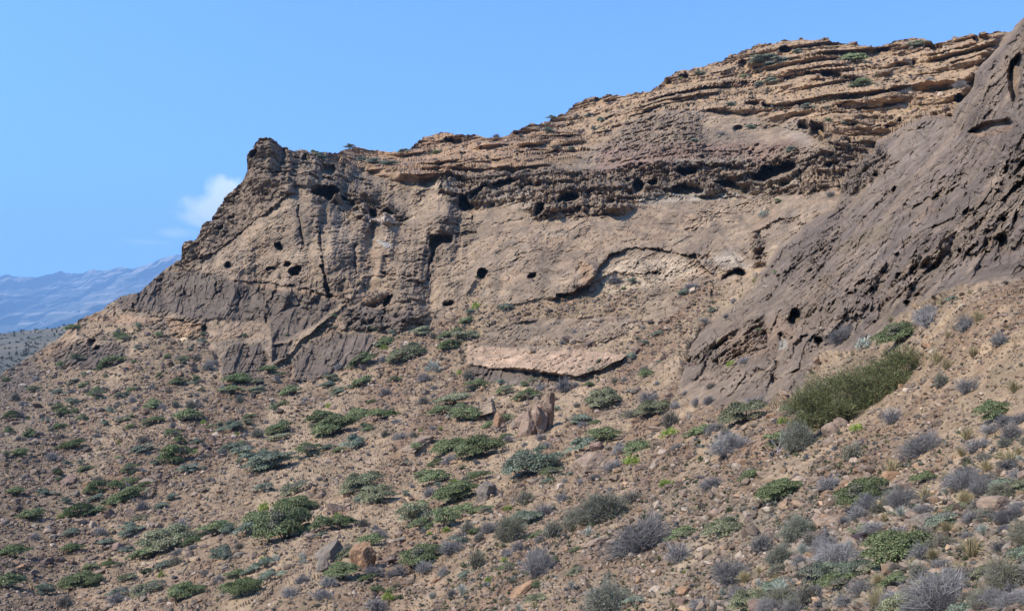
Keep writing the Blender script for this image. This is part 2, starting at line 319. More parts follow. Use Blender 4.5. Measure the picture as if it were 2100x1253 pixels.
disp += dark * rgt * (rib1 * 3.0 + q1 * 1.3 + q2 * .38 - sm(.28, .45, q3) * .8 * sm(-.1, .3, qb) - sm(.38, .5, surf(.6, -.8, 30, 22, 615, 3)) * .7 + surf(.53, -.85, 9, 7, 616, 2) * .22 + (cells(np.stack([(wx * .53 - wy * .85) / 90, (wx * .85 + wy * .53) / 34, x * 0], 1).astype(f32) + .25 * q1[:, None], 1.0, 613)[0] - .5) * 1.7 * sm(-.2, .2, qb) + (cells(np.stack([(wx * .53 - wy * .85) / 30, (wx * .85 + wy * .53) / 14, x * 0], 1).astype(f32) + .3 * q2[:, None], 1.0, 614)[0] - .5) * .62) 
rl = surf(.35, -.94, 160, 26, 611); rl2 = surf(.45, -.89, 60, 8, 612)
disp += dark * (1 - rgt) * ((1 - 2 * np.abs(rl)) * .8 + rl2 * .10 + saw(rl, 2) * .5)
lip = surf(.80, -.60, 70, 11, 621, 3); lip2 = surf(.86, -.5, 34, 5, 622, 3)
disp += slab * (1 - dark) * (saw(lip, 2.2) * .24 + saw(lip2, 1.6) * .07) * sm(-.3, .3, fbm(P0, 20, 3, 623))
# buttresses and flutes of the left-hand cliff, drips under the cave band
but = surf(.05, -1, 200, 62, 631, 3); flu = surf(.08, -1, 110, 20, 632, 4); dr = surf(.04, -1, 60, 7, 633, 3)
lw = (1 - sm(900, 1000, x)) * (1 - scree) * (1 - top) * (1 - sm(770, 800, y)); lw = lw * (1 - .75 * sm(600, 650, y)); smo = region([(420, 560), (470, 500), (580, 420), (640, 400), (650, 560), (560, 585)], 25)
disp += lw * (but * 8.0 * (1 - .35 * smo) + (1 - 2 * np.abs(flu)) * .75 * (1 - .5 * dark) * (1 - .8 * smo))
disp += crag * dr * .6 * sm(900, 1000, x) + crag * (1 - top) * flu * 1.6 * sm(900, 1000, x)
disp += slab * (1 - dark) * fbm(P0, 30, 2, 634) * 3.4 + crag * sm(900, 1000, x) * surf(.9, -.2, 150, 40, 644, 3) * 3.0
s1_ = surf(.86, -.5, 30, 14, 635, 4); s2_ = surf(.9, -.4, 120, 16, 636, 4); s3_ = surf(.7, -.7, 90, 30, 637, 4)
cs_ = cells(np.stack([(wx * .86 - wy * .5) / 52, (wx * .5 + wy * .86) / 19, x * 0], 1).astype(f32) + .3 * s1_[:, None], 1.0, 639)
disp += slab * (1 - dark) * ((cs_[0] - .5) * .55 * sm(-.25, .25, s3_) - (1 - sm(0, .07, cs_[2] - cs_[1])) * .3 * sm(-.1, .3, s3_))
disp += slab * (1 - dark) * (s1_ * .38 - (1 - sm(0, .04, np.abs(s2_))) * .5 * sm(-.1, .2, s3_) - sm(.35, .55, surf(.8, -.6, 13, 7, 638, 3)) * .7 * sm(0, .3, s3_))
nearfade = sm(8, 90, D)
disp *= .25 + .75 * nearfade
push = np.zeros_like(x)        # into the rock, along the sight line, metres
CAVES = [([(1543, 362), (1562, 342), (1608, 329), (1634, 334), (1627, 354), (1590, 369), (1550, 372)], 11), ([(1384, 345), (1426, 342), (1428, 356), (1404, 359)], 7),
 ([(1297, 380), (1308, 369), (1323, 375), (1319, 392), (1300, 396)], 6), ([(1138, 416), (1149, 405), (1165, 397), (1188, 400), (1186, 408), (1160, 413)], 7),
 ([(1095, 441), (1102, 425), (1119, 419), (1116, 431), (1100, 443)], 6), ([(1372, 390), (1400, 377), (1442, 390), (1440, 397), (1400, 401)], 4.5),
 ([(1455, 376), (1500, 371), (1520, 384), (1538, 378), (1532, 399), (1500, 392)], 5), ([(1330, 372), (1345, 368), (1350, 378), (1335, 384)], 4),
 ([(636, 401), (655, 389), (690, 391), (693, 400), (672, 413), (664, 405)], 7), ([(696, 405), (711, 404), (709, 413)], 4), ([(756, 430), (772, 427), (773, 441), (761, 451)], 6),
 ([(782, 432), (800, 431), (811, 440), (800, 446)], 4), ([(716, 415), (728, 410), (730, 424), (718, 424)], 3), ([(942, 408), (955, 405), (975, 431), (944, 432)], 7),
 ([(1008, 376), (1050, 364), (1062, 372), (1020, 383)], 4), ([(1066, 376), (1112, 380), (1106, 386)], 4), ([(962, 396), (985, 384), (1000, 378), (975, 400), (966, 412)], 4),
 ([(884, 491), (899, 483), (926, 484), (927, 497), (902, 499), (891, 513), (885, 540), (880, 556), (881, 500)], 4.5), ([(562, 502), (572, 499), (581, 510), (575, 516)], 4),
 ([(460, 548), (470, 539), (478, 553)], 4), ([(540, 552), (560, 544), (569, 552), (550, 556)], 4), ([(593, 556), (613, 545), (614, 562), (600, 567)], 4), ([(583, 540), (592, 536), (598, 545), (586, 548)], 3),
 ([(982, 561), (986, 551), (998, 553), (999, 569), (984, 569)], 5), ([(1084, 566), (1098, 559), (1101, 567), (1090, 573)], 3), ([(911, 623), (925, 617), (930, 625), (912, 631)], 3.5),
 ([(1500, 556), (1520, 551), (1534, 563), (1515, 569)], 5), ([(1478, 572), (1498, 560), (1510, 560), (1488, 570)], 2.5),
 ([(1619, 640), (1632, 629), (1643, 640), (1641, 655), (1628, 669), (1615, 656), (1624, 645)], 5), ([(1594, 684), (1603, 681), (1614, 700), (1605, 706)], 2.5),
 ([(1789, 360), (1803, 357), (1801, 371)], 2.5), ([(1826, 388), (1843, 382), (1839, 401)], 2.5), ([(1984, 271), (2005, 259), (2030, 251), (2072, 246), (2082, 254), (2040, 262), (2010, 276)], 4),
 ([(1959, 203), (1976, 199), (1979, 212), (1962, 216)], 3), ([(1687, 338), (1709, 335), (1707, 346), (1690, 347)], 5), ([(1595, 564), (1603, 574), (1601, 581), (1595, 572)], 2),
 ([(2066, 150), (2076, 118), (2096, 110), (2096, 185), (2088, 212), (2074, 200)], 4), ([(1600, 98), (1623, 97), (1619, 109), (1600, 108)], 3.5), ([(1224, 207), (1238, 205), (1236, 215), (1225, 215)], 3.5),
 ([(1242, 210), (1266, 209), (1250, 217)], 3.5), ([(1526, 214), (1562, 214), (1550, 221)], 3), ([(1560, 217), (1612, 221), (1590, 225)], 3), ([(1638, 260), (1656, 257), (1661, 271), (1645, 269)], 4.5),
 ([(1662, 258), (1679, 257), (1676, 265)], 4), ([(1664, 273), (1688, 263), (1692, 282), (1676, 278)], 5), ([(1359, 170), (1368, 164), (1376, 175), (1365, 180)], 3.5), ([(1390, 160), (1411, 154), (1409, 166)], 3.5),
 ([(914, 284), (925, 289), (952, 294), (935, 298), (918, 294)], 3), ([(414, 668), (423, 664), (424, 681), (415, 681)], 3), ([(182, 697), (194, 692), (200, 698), (190, 711), (182, 708)], 4),
 ([(193, 714), (203, 711), (205, 720), (196, 721)], 3), ([(667, 606), (683, 604), (680, 611)], 3), ([(560, 580), (570, 578), (570, 584), (560, 584)], 2), ([(1515, 134), (1532, 130), (1536, 146), (1520, 145)], 3),
 ([(1895, 98), (1925, 92), (1935, 98), (1910, 108), (1900, 106)], 4), ([(1995, 78), (2030, 76), (2035, 86), (2000, 88)], 3), ([(1745, 168), (1757, 167), (1754, 173)], 3), ([(1870, 128), (1878, 127), (1877, 134), (1870, 134)], 2),
 ([(1680, 152), (1725, 154), (1720, 160), (1690, 162)], 4), ([(1545, 298), (1560, 295), (1556, 304)], 2), ([(1505, 260), (1520, 258), (1522, 268), (1508, 268)], 2.5), ([(1837, 248), (1848, 246), (1846, 252)], 2.5),
 ([(700, 690), (704, 688), (704, 694)], 1), ([(1590, 745), (1595, 742), (1596, 750)], 1), ([(876, 565), (886, 562), (886, 570), (878, 570)], 2.5), ([(793, 602), (806, 605), (800, 618), (785, 632), (783, 622)], 4.5),
 ([(1672, 695), (1684, 692), (1690, 700), (1680, 712), (1674, 706)], 2.0), ([(1736, 600), (1752, 600), (1748, 608)], 1.2), ([(1855, 622), (1868, 618), (1862, 628)], 1.5), ([(1500, 625), (1512, 622), (1506, 632)], 2),
 ([(1532, 660), (1538, 658), (1537, 664)], 1.2), ([(1495, 670), (1502, 669), (1500, 675)], 1.2), ([(1507, 712), (1514, 710), (1511, 718)], 1.2), ([(1141, 603), (1165, 606), (1162, 611), (1140, 609)], 3),
 ([(460, 440), (480, 437), (482, 446), (465, 447)], 4), ([(442, 466), (455, 455), (456, 468), (445, 472)], 4), ([(518, 318), (530, 315), (533, 328), (520, 330)], 3), ([(579, 310), (584, 309), (585, 325), (581, 334)], 3),
 ([(618, 325), (626, 322), (628, 332), (618, 332)], 3), ([(655, 350), (672, 342), (690, 350), (680, 362), (660, 358)], 3)]
cn1 = fbm(Q, 9.0, 3, 651); cn2 = fbm(Q, 9.0, 3, 652)
for poly, dep in CAVES:
    for _ in range(2): poly = [((1 - t_) * a_[0] + t_ * b_[0], (1 - t_) * a_[1] + t_ * b_[1]) for a_, b_ in zip(poly, poly[1:] + poly[:1]) for t_ in (.22, .78)]
    P = np.array(poly, float); m = (wx > P[:, 0].min() - 6) & (wx < P[:, 0].max() + 6) & (wy > P[:, 1].min() - 6) & (wy < P[:, 1].max() + 6)
    s_ = sdp(wx[m] + 3.4 * cn1[m], wy[m] + 3.4 * cn2[m], poly) + .6; push[m] = np.maximum(push[m], sm(-3.0, 5.0, s_) ** .8 * dep * 2.3)
cavem = sm(0, 2.5, push)
CRACKS = [([(655, 465), (659, 520), (666, 560), (673, 604)], 5.5, 5), ([(612, 425), (618, 475), (626, 505)], 4, 2.5), ([(727, 500), (731, 560)], 4, 3), ([(885, 485), (882, 540), (879, 578)], 4, 3.5),
 ([(545, 657), (553, 622), (568, 600), (573, 588)], 6, 3.5), ([(440, 566), (450, 602)], 4, 3), ([(372, 640), (382, 606), (360, 570)], 3, 2), ([(505, 592), (498, 612), (470, 650)], 3, 1.5), ([(400, 585), (405, 620)], 3, 1.5),
 ([(786, 610), (788, 640), (780, 662)], 5, 4), ([(966, 430), (972, 470)], 4, 2.5), ([(1849, 266), (1880, 272), (1905, 290)], 2.5, 1.5), ([(1880, 268), (1928, 238), (1936, 252)], 2.5, 1.5),
 ([(1908, 280), (1882, 380), (1832, 470), (1782, 560), (1756, 602)], 3, 1.0), ([(2044, 440), (2000, 505), (1950, 570), (1900, 636)], 7, 1.3), ([(1850, 300), (1835, 350), (1800, 430)], 2, 1.0), ([(1990, 300), (1960, 360), (1925, 440), (1900, 500)], 2.2, 1.1), ([(1935, 470), (1890, 540), (1860, 600)], 2, .9), ([(1700, 560), (1660, 640), (1640, 690)], 2.2, .9), ([(2060, 380), (2020, 440)], 3, 1.3), ([(1560, 640), (1530, 700), (1500, 740)], 2, .8), ([(1790, 560), (1750, 640), (1730, 680)], 2, .8),
 ([(2080, 300), (2055, 380), (2005, 470), (1975, 520)], 5, 1.2), ([(1700, 440), (1675, 490), (1640, 520)], 3, 1), ([(1760, 495), (1748, 530)], 3, 1), ([(1455, 578), (1462, 590), (1459, 603)], 3, 2.5),
 ([(478, 705), (488, 735), (480, 765)], 3, 1.2), ([(505, 725), (525, 755)], 2.5, 1), ([(1725, 380), (1722, 430)], 3, 1.5),
 ([(1640, 350), (1642, 395)], 3, 3), ([(1672, 350), (1674, 392)], 2.5, 3), ([(235, 640), (258, 600)], 4, 2), ([(275, 630), (300, 585), (330, 575)], 6, 3), ([(1195, 430), (1212, 520)], .1, .1), ([(1430, 470), (1424, 510)], .1, .1)]
for pl, wd, dep in CRACKS:
    P = np.array(pl, float); m = (wx > P[:, 0].min() - 20) & (wx < P[:, 0].max() + 20) & (wy > P[:, 1].min() - 20) & (wy < P[:, 1].max() + 20)
    d_, _s = seg_d(wx[m] + 5 * cn1[m], wy[m] + 4 * cn2[m], pl); wv = np.clip(.75 + 1.2 * cn1[m], .15, 1.3); push[m] = np.maximum(push[m], (1 - sm(wd * .25 * wv, wd * 1.0 * wv + .3, d_)) * dep * np.clip(wv + .1, .2, 1))
def ledge(pl, h, up, dn=5):
    """the rock above the line stands out h metres and eases back over `up` pixels"""
    P = np.array(pl, float); m = (wx > P[:, 0].min() - up) & (wx < P[:, 0].max() + up) & (wy > P[:, 1].min() - up) & (wy < P[:, 1].max() + up)
    d_, s_ = seg_d(wx[m] + 5 * cn1[m], wy[m] + 5 * cn2[m], pl)
    h = h * np.clip(.85 + .8 * fbm(Q[m], 30, 3, 7), .35, 1.3); e = np.minimum(sm(P[0, 0] - 8, P[0, 0] + 12, wx[m]), 1 - sm(P[-1, 0] - 12, P[-1, 0] + 8, wx[m]))
    push[m] -= np.where(s_ < 0, (1 - sm(0, up, d_)) * h, (1 - sm(0, 3.5, d_)) * h) * e
    push[m] += np.where(s_ > 0, sm(0, 3, d_) * (1 - sm(3, dn * 3, d_)) * h * .5, 0) * e
for a in [([(1125, 612), (1165, 612), (1190, 592), (1210, 572), (1240, 532), (1262, 516), (1300, 506), (1350, 509), (1400, 521), (1428, 521), (1442, 546), (1462, 560)], 2.6, 34),
          ([(960, 706), (1010, 703), (1100, 707), (1200, 724), (1290, 726)], 1.2, 6, 2),
          ([(1290, 563), (1330, 557), (1370, 551)], 1.0, 14), ([(470, 572), (560, 580), (640, 594), (705, 612)], 1.8, 12), ([(300, 642), (350, 652), (420, 662)], 1.5, 10),
          ([(1285, 338), (1400, 332), (1480, 332), (1560, 338)], 2.4, 24), ([(1095, 448), (1140, 428), (1200, 420), (1270, 440)], 2.5, 30), ([(890, 392), (940, 402), (962, 392), (1010, 372), (1062, 364), (1120, 378)], 3.0, 24),
          ([(1000, 668), (1100, 656)], .8, 8), ([(990, 645), (1040, 668)], .6, 8), ([(1300, 236), (1400, 224), (1480, 224), (1540, 234)], 2, 14), ([(1360, 205), (1420, 200), (1500, 205)], 1.8, 12), ([(1520, 255), (1600, 258), (1650, 268), (1700, 290)], 1.6, 14),
          ([(1350, 385), (1440, 400), (1530, 402)], 2.5, 20), ([(1540, 376), (1600, 372), (1640, 356)], 1.5, 8), ([(405, 532), (430, 522), (500, 462), (560, 428), (604, 394)], 2.5, 18), ([(1180, 300), (1240, 270), (1275, 238)], 2.2, 16),
          ([(1340, 180), (1400, 168), (1480, 165)], 1.5, 12), ([(1510, 160), (1580, 150), (1650, 158)], 1.2, 10), ([(1660, 165), (1720, 158), (1800, 160)], 1.4, 10), ([(870, 296), (920, 300), (1000, 300)], 1.6, 12), ([(930, 322), (990, 330)], 1.5, 10),
          ([(1060, 322), (1130, 322)], 1.6, 12), ([(700, 432), (760, 452), (830, 462)], 1.5, 14), ([(1150, 590), (1200, 575)], .5, 6), ([(1240, 500), (1300, 488), (1350, 490)], .8, 8), ([(1400, 470), (1440, 465), (1480, 478)], .9, 8),
          ([(690, 352), (760, 368), (850, 392), (900, 388)], 1.6, 10), ([(1560, 470), (1600, 445), (1635, 455)], 1.5, 14), ([(1640, 262), (1690, 258)], 2, 14), ([(700, 570), (800, 560), (880, 580)], 1.2, 12), ([(1000, 460), (1080, 445)], .8, 10)]:
    ledge(*a)
for poly, h, so in [([(962, 708), (1010, 706), (1100, 710), (1200, 728), (1290, 728), (1235, 762), (1180, 774), (1130, 768), (1000, 754), (960, 749)], 2.2, 2.5),
          ([(1452, 522), (1474, 546), (1478, 568), (1500, 552), (1522, 548), (1500, 520), (1480, 500), (1462, 505)], 2.5, 4), ([(1618, 598), (1640, 598), (1644, 618), (1626, 634), (1611, 616)], 2.5, 4),
          ([(1186, 556), (1200, 534), (1222, 545), (1226, 562), (1206, 582), (1180, 602), (1140, 608), (1152, 590)], 2.6, 5), ([(470, 580), (480, 450), (560, 400), (640, 420), (650, 590)], 7, 60), ([(660, 580), (668, 470), (720, 480), (726, 590)], 4, 16),
          ([(735, 580), (740, 500), (790, 520), (790, 590)], 3.5, 18), ([(800, 580), (810, 480), (876, 480), (876, 590)], 5, 20), ([(300, 640), (330, 570), (435, 566), (445, 650)], 2.5, 26), ([(455, 640), (460, 580), (540, 590), (535, 650)], 2.0, 26),
          ([(580, 690), (575, 600), (690, 620), (650, 670)], 1.2, 24), ([(455, 775), (478, 708), (535, 705), (545, 760), (500, 784)], 2.5, 14), ([(604, 784), (606, 738), (645, 702), (745, 686), (770, 695), (740, 735), (700, 756)], 1.0, 16),
          ([(706, 676), (708, 642), (775, 632), (782, 672)], 3, 7), ([(796, 676), (800, 630), (860, 612), (868, 650), (850, 668)], 2.5, 7), ([(560, 700), (565, 660), (475, 665), (425, 690)], 1.5, 10), ([(1545, 545), (1545, 470), (1600, 455), (1628, 490), (1590, 540)], 2.5, 8),
          ([(1100, 415), (1140, 395), (1200, 385), (1220, 420), (1120, 440)], 2, 14), ([(1500, 640), (1560, 600), (1600, 560), (1600, 640), (1540, 720)], 1.5, 30), ([(1640, 690), (1720, 560), (1800, 440), (1860, 470), (1760, 640)], 1.5, 40),
          ([(1850, 600), (1900, 420), (2000, 300), (2080, 320), (2000, 480)], 2.0, 40), ([(1150, 612), (1210, 585), (1240, 545), (1270, 524), (1350, 520), (1425, 532), (1440, 560), (1360, 590), (1250, 600)], -1.6, 14), ([(1215, 990), (1140, 985), (1195, 935), (1255, 930), (1240, 960)], .9, 18), ([(505, 360), (512, 312), (545, 298), (640, 318), (650, 370), (560, 390)], 3, 14)]:
    push -= region(poly, so) * h
nearfade2 = .3 + .7 * sm(20, 110, D)
qz = zz / 7.5 + .22 * fbm(P0, 7.5 * 2.2, 3, 63 + 75); fz = qz - np.floor(qz)
alc = (1 - sm(.22, .42, fz)) * sm(.12, .32, fbm(P0, (5, 5, 3.5), 4, 641, .6)) * sm(-.2, .3, fbm(P0, 26, 2, 642))
push += alc * (top * 5.5 + crag * 3.5)
ter = ter * (1 - .8 * sm(.08, .3, surf(.95, -.2, 130, 45, 645, 3)))
push += (1 - cavem) * ter * (top * .85 + crag * .35 + slab * (1 - dark) * .07 * sm(-.1, .3, fbm(P0, 18, 3, 67)) + scree * .05 * (1 - dark))
disp = disp * (1 - .75 * cavem)
vdir = ray / np.linalg.norm(ray, axis=1, keepdims=True); face = np.clip(-(NRM * vdir).sum(1), .36, 1)
soft_ = np.clip(scree + .5 * top + .45 * crag, 0, 1)
calm = 1 - .8 * (1 - sm(0, 45, ld)) * (x > 1360); disp = disp * (calm * (1 - scree) + scree)
PP = P0 + NRM * (disp * soft_)[:, None] - vdir * (disp * (1 - soft_) / face ** .8)[:, None] + (ray / np.linalg.norm(ray, axis=1, keepdims=True)) * (push * nearfade2)[:, None]

# ------------------------------------------------------------------ rock and soil colours (the material's own colour)
def mixc_(c, col, a): return c * (1 - a[:, None]) + np.array(col, f32)[None] * a[:, None]
n0 = fbm(P0, 22, 4, 91); n1 = fbm(P0, 4, 4, 92, .6); n2 = fbm(P0, 1.1, 3, 93, .6)
col = np.tile(np.array([.295, .226, .168], f32), (len(x), 1))
col = mixc_(col, (.24, .175, .128), sm(-.1, .6, n0) * .6)
col = mixc_(col, (.36, .255, .17), sm(.0, .6, fbm(P0, 13, 3, 94)) * .5)
col = mixc_(col, (.21, .185, .155), sm(.1, .5, fbm(P0 * np.array([1, 1, .25], f32), 3.5, 4, 95)) * .5 * slab)
col = mixc_(col, (.225, .17, .12), crag * (.08 + .4 * sm(-.2, .5, n1)))
vn = surf(.75, -.66, 150, 26, 671, 5); vn2 = surf(.2, -1, 120, 12, 672, 5)
col = mixc_(col, (.19, .15, .115), slab * sm(.05, .45, vn) * .7)
col = mixc_(col, (.40, .31, .22), slab * sm(.05, .45, -vn) * .45)
col = mixc_(col, (.16, .13, .105), (slab * .8 + crag) * sm(.15, .5, vn2) * .45 * (1 - top))
col = mixc_(col, (.42, .29, .17), top * .5)
col = mixc_(col, (.33, .20, .12), top * (1 - sm(1000, 1250, x)) * .4)
col = mixc_(col, (.20, .135, .09), top * sm(.0, .5, n1) * .55)
# beds of differing tone in the layered rocks
bt = _f(_h(np.floor(zz / 1.6).astype(np.int32), (zz * 0).astype(np.int32), (zz * 0).astype(np.int32), 77)) - .5
col *= (1 + (top * .30 + crag * .2 + slab * .12) * bt)[:, None]
dk = np.array([.175, .137, .112], f32)
dcol = dk[None] * (1.08 + .3 * n0 + .3 * n1 + .3 * n2)[:, None]
dcol = mixc_(dcol, (.20, .145, .10), sm(.25, .6, fbm(gr, (30, 14, 3.2), 4, 96)) * .7)     # tan sandy bands along the dip
dcol = mixc_(dcol, (.30, .215, .145), sm(.25, .45, rib2) * sm(-.1, .3, rib1) * .55 * rgt)
dcol = mixc_(dcol, (.13, .105, .092), sm(.1, .5, -rib1) * .5 * rgt)
dcol = mixc_(dcol, (.27, .205, .145), rp * .35)
dcol = mixc_(dcol, (.24, .185, .135), region([(1380, 800), (1440, 670), (1560, 560), (1720, 560), (1760, 700), (1620, 860), (1440, 850)], 60) * .55)
dcol = mixc_(dcol, (.11, .088, .078), sm(.1, .5, q1) * .35 * rgt)
dcol = mixc_(dcol, (.32, .24, .165), sm(.22, .34, surf(.62, -.78, 300, 16, 605)) * .5 * rgt)
dcol = mixc_(dcol, (.225, .18, .14), sm(.0, .6, fbm(P0, 18, 3, 97)) * .55)
dcol = dcol * (1.06 - .26 * (1 - rgt))[:, None] * np.array([.98, 1.0, 1.04], f32)
col = col * (1 - dark[:, None]) + dcol * dark[:, None]
so = np.array([.295, .220, .152], f32)[None] * (1 + .16 * n0 + .16 * n1 + .14 * n2)[:, None]
so = mixc_(so, (.25, .20, .135), sm(0, .6, fbm(P0, 7, 4, 98)) * .55)
run1 = surf(.66, -.75, 330, 34, 681, 5)
so = mixc_(so, (.23, .155, .105), sm(.0, .4, run1) * .8)
so = mixc_(so, (.42, .32, .225), sm(.05, .4, -run1) * .65)
so = mixc_(so, (.235, .205, .16), sm(950, 1500, x) * sm(930, 1080, y) * (.4 + .4 * sm(-.2, .4, n1)))
so = mixc_(so, (.215, .165, .12), (1 - sm(60, 260, x)) * .6)
col = col * (1 - scree[:, None]) + so * scree[:, None]
for poly, cc, a, sf in [([(753, 446), (775, 450), (800, 438), (818, 452), (800, 462), (760, 462)], (.50, .42, .36), .9, 4), ([(1310, 402), (1400, 394), (1515, 396), (1512, 406), (1400, 413), (1310, 420)], (.46, .42, .36), .8, 5),
     ([(1545, 378), (1600, 373), (1645, 360), (1640, 375), (1560, 390), (1490, 400)], (.42, .36, .28), .7, 5), ([(995, 398), (1060, 380), (1092, 392), (1090, 430), (1040, 424), (990, 405)], (.40, .33, .26), .75, 5),
     ([(1440, 230), (1522, 228), (1520, 256), (1442, 262)], (.40, .31, .22), .6, 5), ([(768, 488), (790, 495), (804, 508), (792, 508)], (.42, .43, .43), .8, 3), ([(885, 372), (935, 375), (925, 400), (890, 388)], (.42, .35, .27), .6, 6),
     ([(1240, 300), (1640, 290), (1560, 332), (1300, 345), (1200, 370)], (.27, .175, .14), .6, 14), ([(1440, 540), (1500, 510), (1540, 548), (1500, 552)], (.42, .38, .33), .6, 8), ([(1215, 580), (1250, 545), (1300, 528), (1400, 530), (1430, 555), (1360, 585), (1250, 600)], (.50, .41, .31), .75, 8),
     ([(960, 708), (1290, 728), (1180, 772), (958, 750)], (.47, .34, .25), .9, 3), ([(420, 668), (545, 660), (560, 692), (430, 700)], (.33, .24, .17), .7, 5), ([(340, 652), (420, 664), (420, 690), (350, 684)], (.42, .28, .17), .7, 5),
     ([(150, 645), (210, 640), (330, 655), (330, 668), (200, 660)], (.38, .25, .16), .6, 5), ([(470, 572), (700, 606), (700, 616), (480, 580)], (.34, .24, .165), .9, 3), ([(355, 750), (385, 748), (385, 765), (355, 765)], (.42, .36, .28), .6, 6),
     ([(365, 692), (385, 692), (385, 698), (360, 698)], (.55, .45, .32), .8, 3), ([(1490, 690), (1600, 640), (1640, 700), (1560, 740), (1480, 740)], (.27, .185, .125), .55, 14), ([(1710, 500), (1830, 450), (1820, 490), (1700, 520)], (.21, .165, .115), .8, 8),
     ([(1560, 740), (1700, 560), (1720, 560), (1600, 720)], (.22, .16, .11), .6, 8), ([(1190, 535), (1215, 545), (1215, 575), (1190, 580)], (.30, .19, .11), .6, 5), ([(140, 720), (180, 640), (120, 690), (40, 760)], (.30, .20, .13), .5, 10),
     ([(0, 770), (70, 735), (85, 760), (60, 800), (0, 830)], (.15, .13, .12), .6, 10), ([(1600, 690), (1615, 700), (1612, 715), (1596, 718)], (.45, .43, .40), .8, 3), ([(1592, 262), (1640, 240), (1665, 275), (1660, 310)], (.29, .25, .22), .5, 6),
     ([(1990, 272), (2020, 274), (2080, 256), (2070, 268), (2010, 282)], (.33, .22, .15), .9, 2.5), ([(1380, 325), (1540, 322), (1540, 340), (1380, 342)], (.30, .28, .24), .5, 5)]:
    col = mixc_(col, cc, region(poly, sf) * a)
# run-off stains: long dark vertical streaks below the cliff edges
stn = sm(.15, .5, fbm(P0, (2.0, 30, 16), 4, 99)) * (1 - scree) * (1 - dark) * (1 - top)
col = mixc_(col, (.115, .10, .088), stn * .40)
bed = surf(1, .07, 260, 5, 691, 3); bz = region([(950, 700), (1300, 640), (1330, 720), (1180, 800), (950, 790)], 12) * (1 - scree)
col = col * (1 + .22 * bed * bz)[:, None]; col = col * (1 + .14 * surf(.97, -.2, 200, 7, 692, 4) * slab * (1 - dark))[:, None]
# pale pebbles in the dark conglomerate, handled in the material through the alpha of the colour
col = mixc_(col, (.14, .11, .085), (1 - scree) * (1 - top) * sm(.25, .6, rid) * .35)
col = mixc_(col, (.44, .30, .185), scree * 0 + (top + crag * .3) * sm(.1, .5, fbm(P0, 9, 4, 661)) * .5)
col = col * (1 + .12 * slab * (1 - dark))[:, None]
col = col * np.array([.70, .635, .535], f32) * (1 + .12 * top)[:, None]
colA = np.concatenate([np.clip(col, .02, .8), dark[:, None]], 1).astype(f32)

# ------------------------------------------------------------------ mesh helpers
def link(name, me, parent=None, mats=()):
    o = bpy.data.objects.new(name, me); C.objects.link(o)
    for m in mats: me.materials.append(m)
    if parent: o.parent = parent
    return o
def mesh_np(name, V, F, smooth=False):
    """V (n,3); F (m,3) or (m,4)"""
    me = bpy.data.meshes.new(name); V = np.asarray(V, f32); F = np.asarray(F, np.int32); k = F.shape[1]
    me.vertices.add(len(V)); me.vertices.foreach_set('co', V.ravel())
    me.loops.add(F.size); me.loops.foreach_set('vertex_index', F.ravel())
    me.polygons.add(len(F)); me.polygons.foreach_set('loop_start', np.arange(0, F.size, k, dtype=np.int32))
    try: me.polygons.foreach_set('loop_total', np.full(len(F), k, np.int32))
    except Exception: pass
    me.polygons.foreach_set('use_smooth', np.full(len(F), smooth, bool))
    me.update(calc_edges=True)
    return me
def vcol(me, col, name='col'):
    col = np.asarray(col, f32)
    if col.shape[1] == 3: col = np.concatenate([col, np.ones((len(col), 1), f32)], 1)
    a = me.color_attributes.new(name, 'FLOAT_COLOR', 'POINT'); a.data.foreach_set('color', col.ravel())
def tag(o, label=None, cat=None, group=None, kind=None):
    if label: o['label'] = label
    if cat: o['category'] = cat
    if group: o['group'] = group
    if kind: o['kind'] = kind
    return o

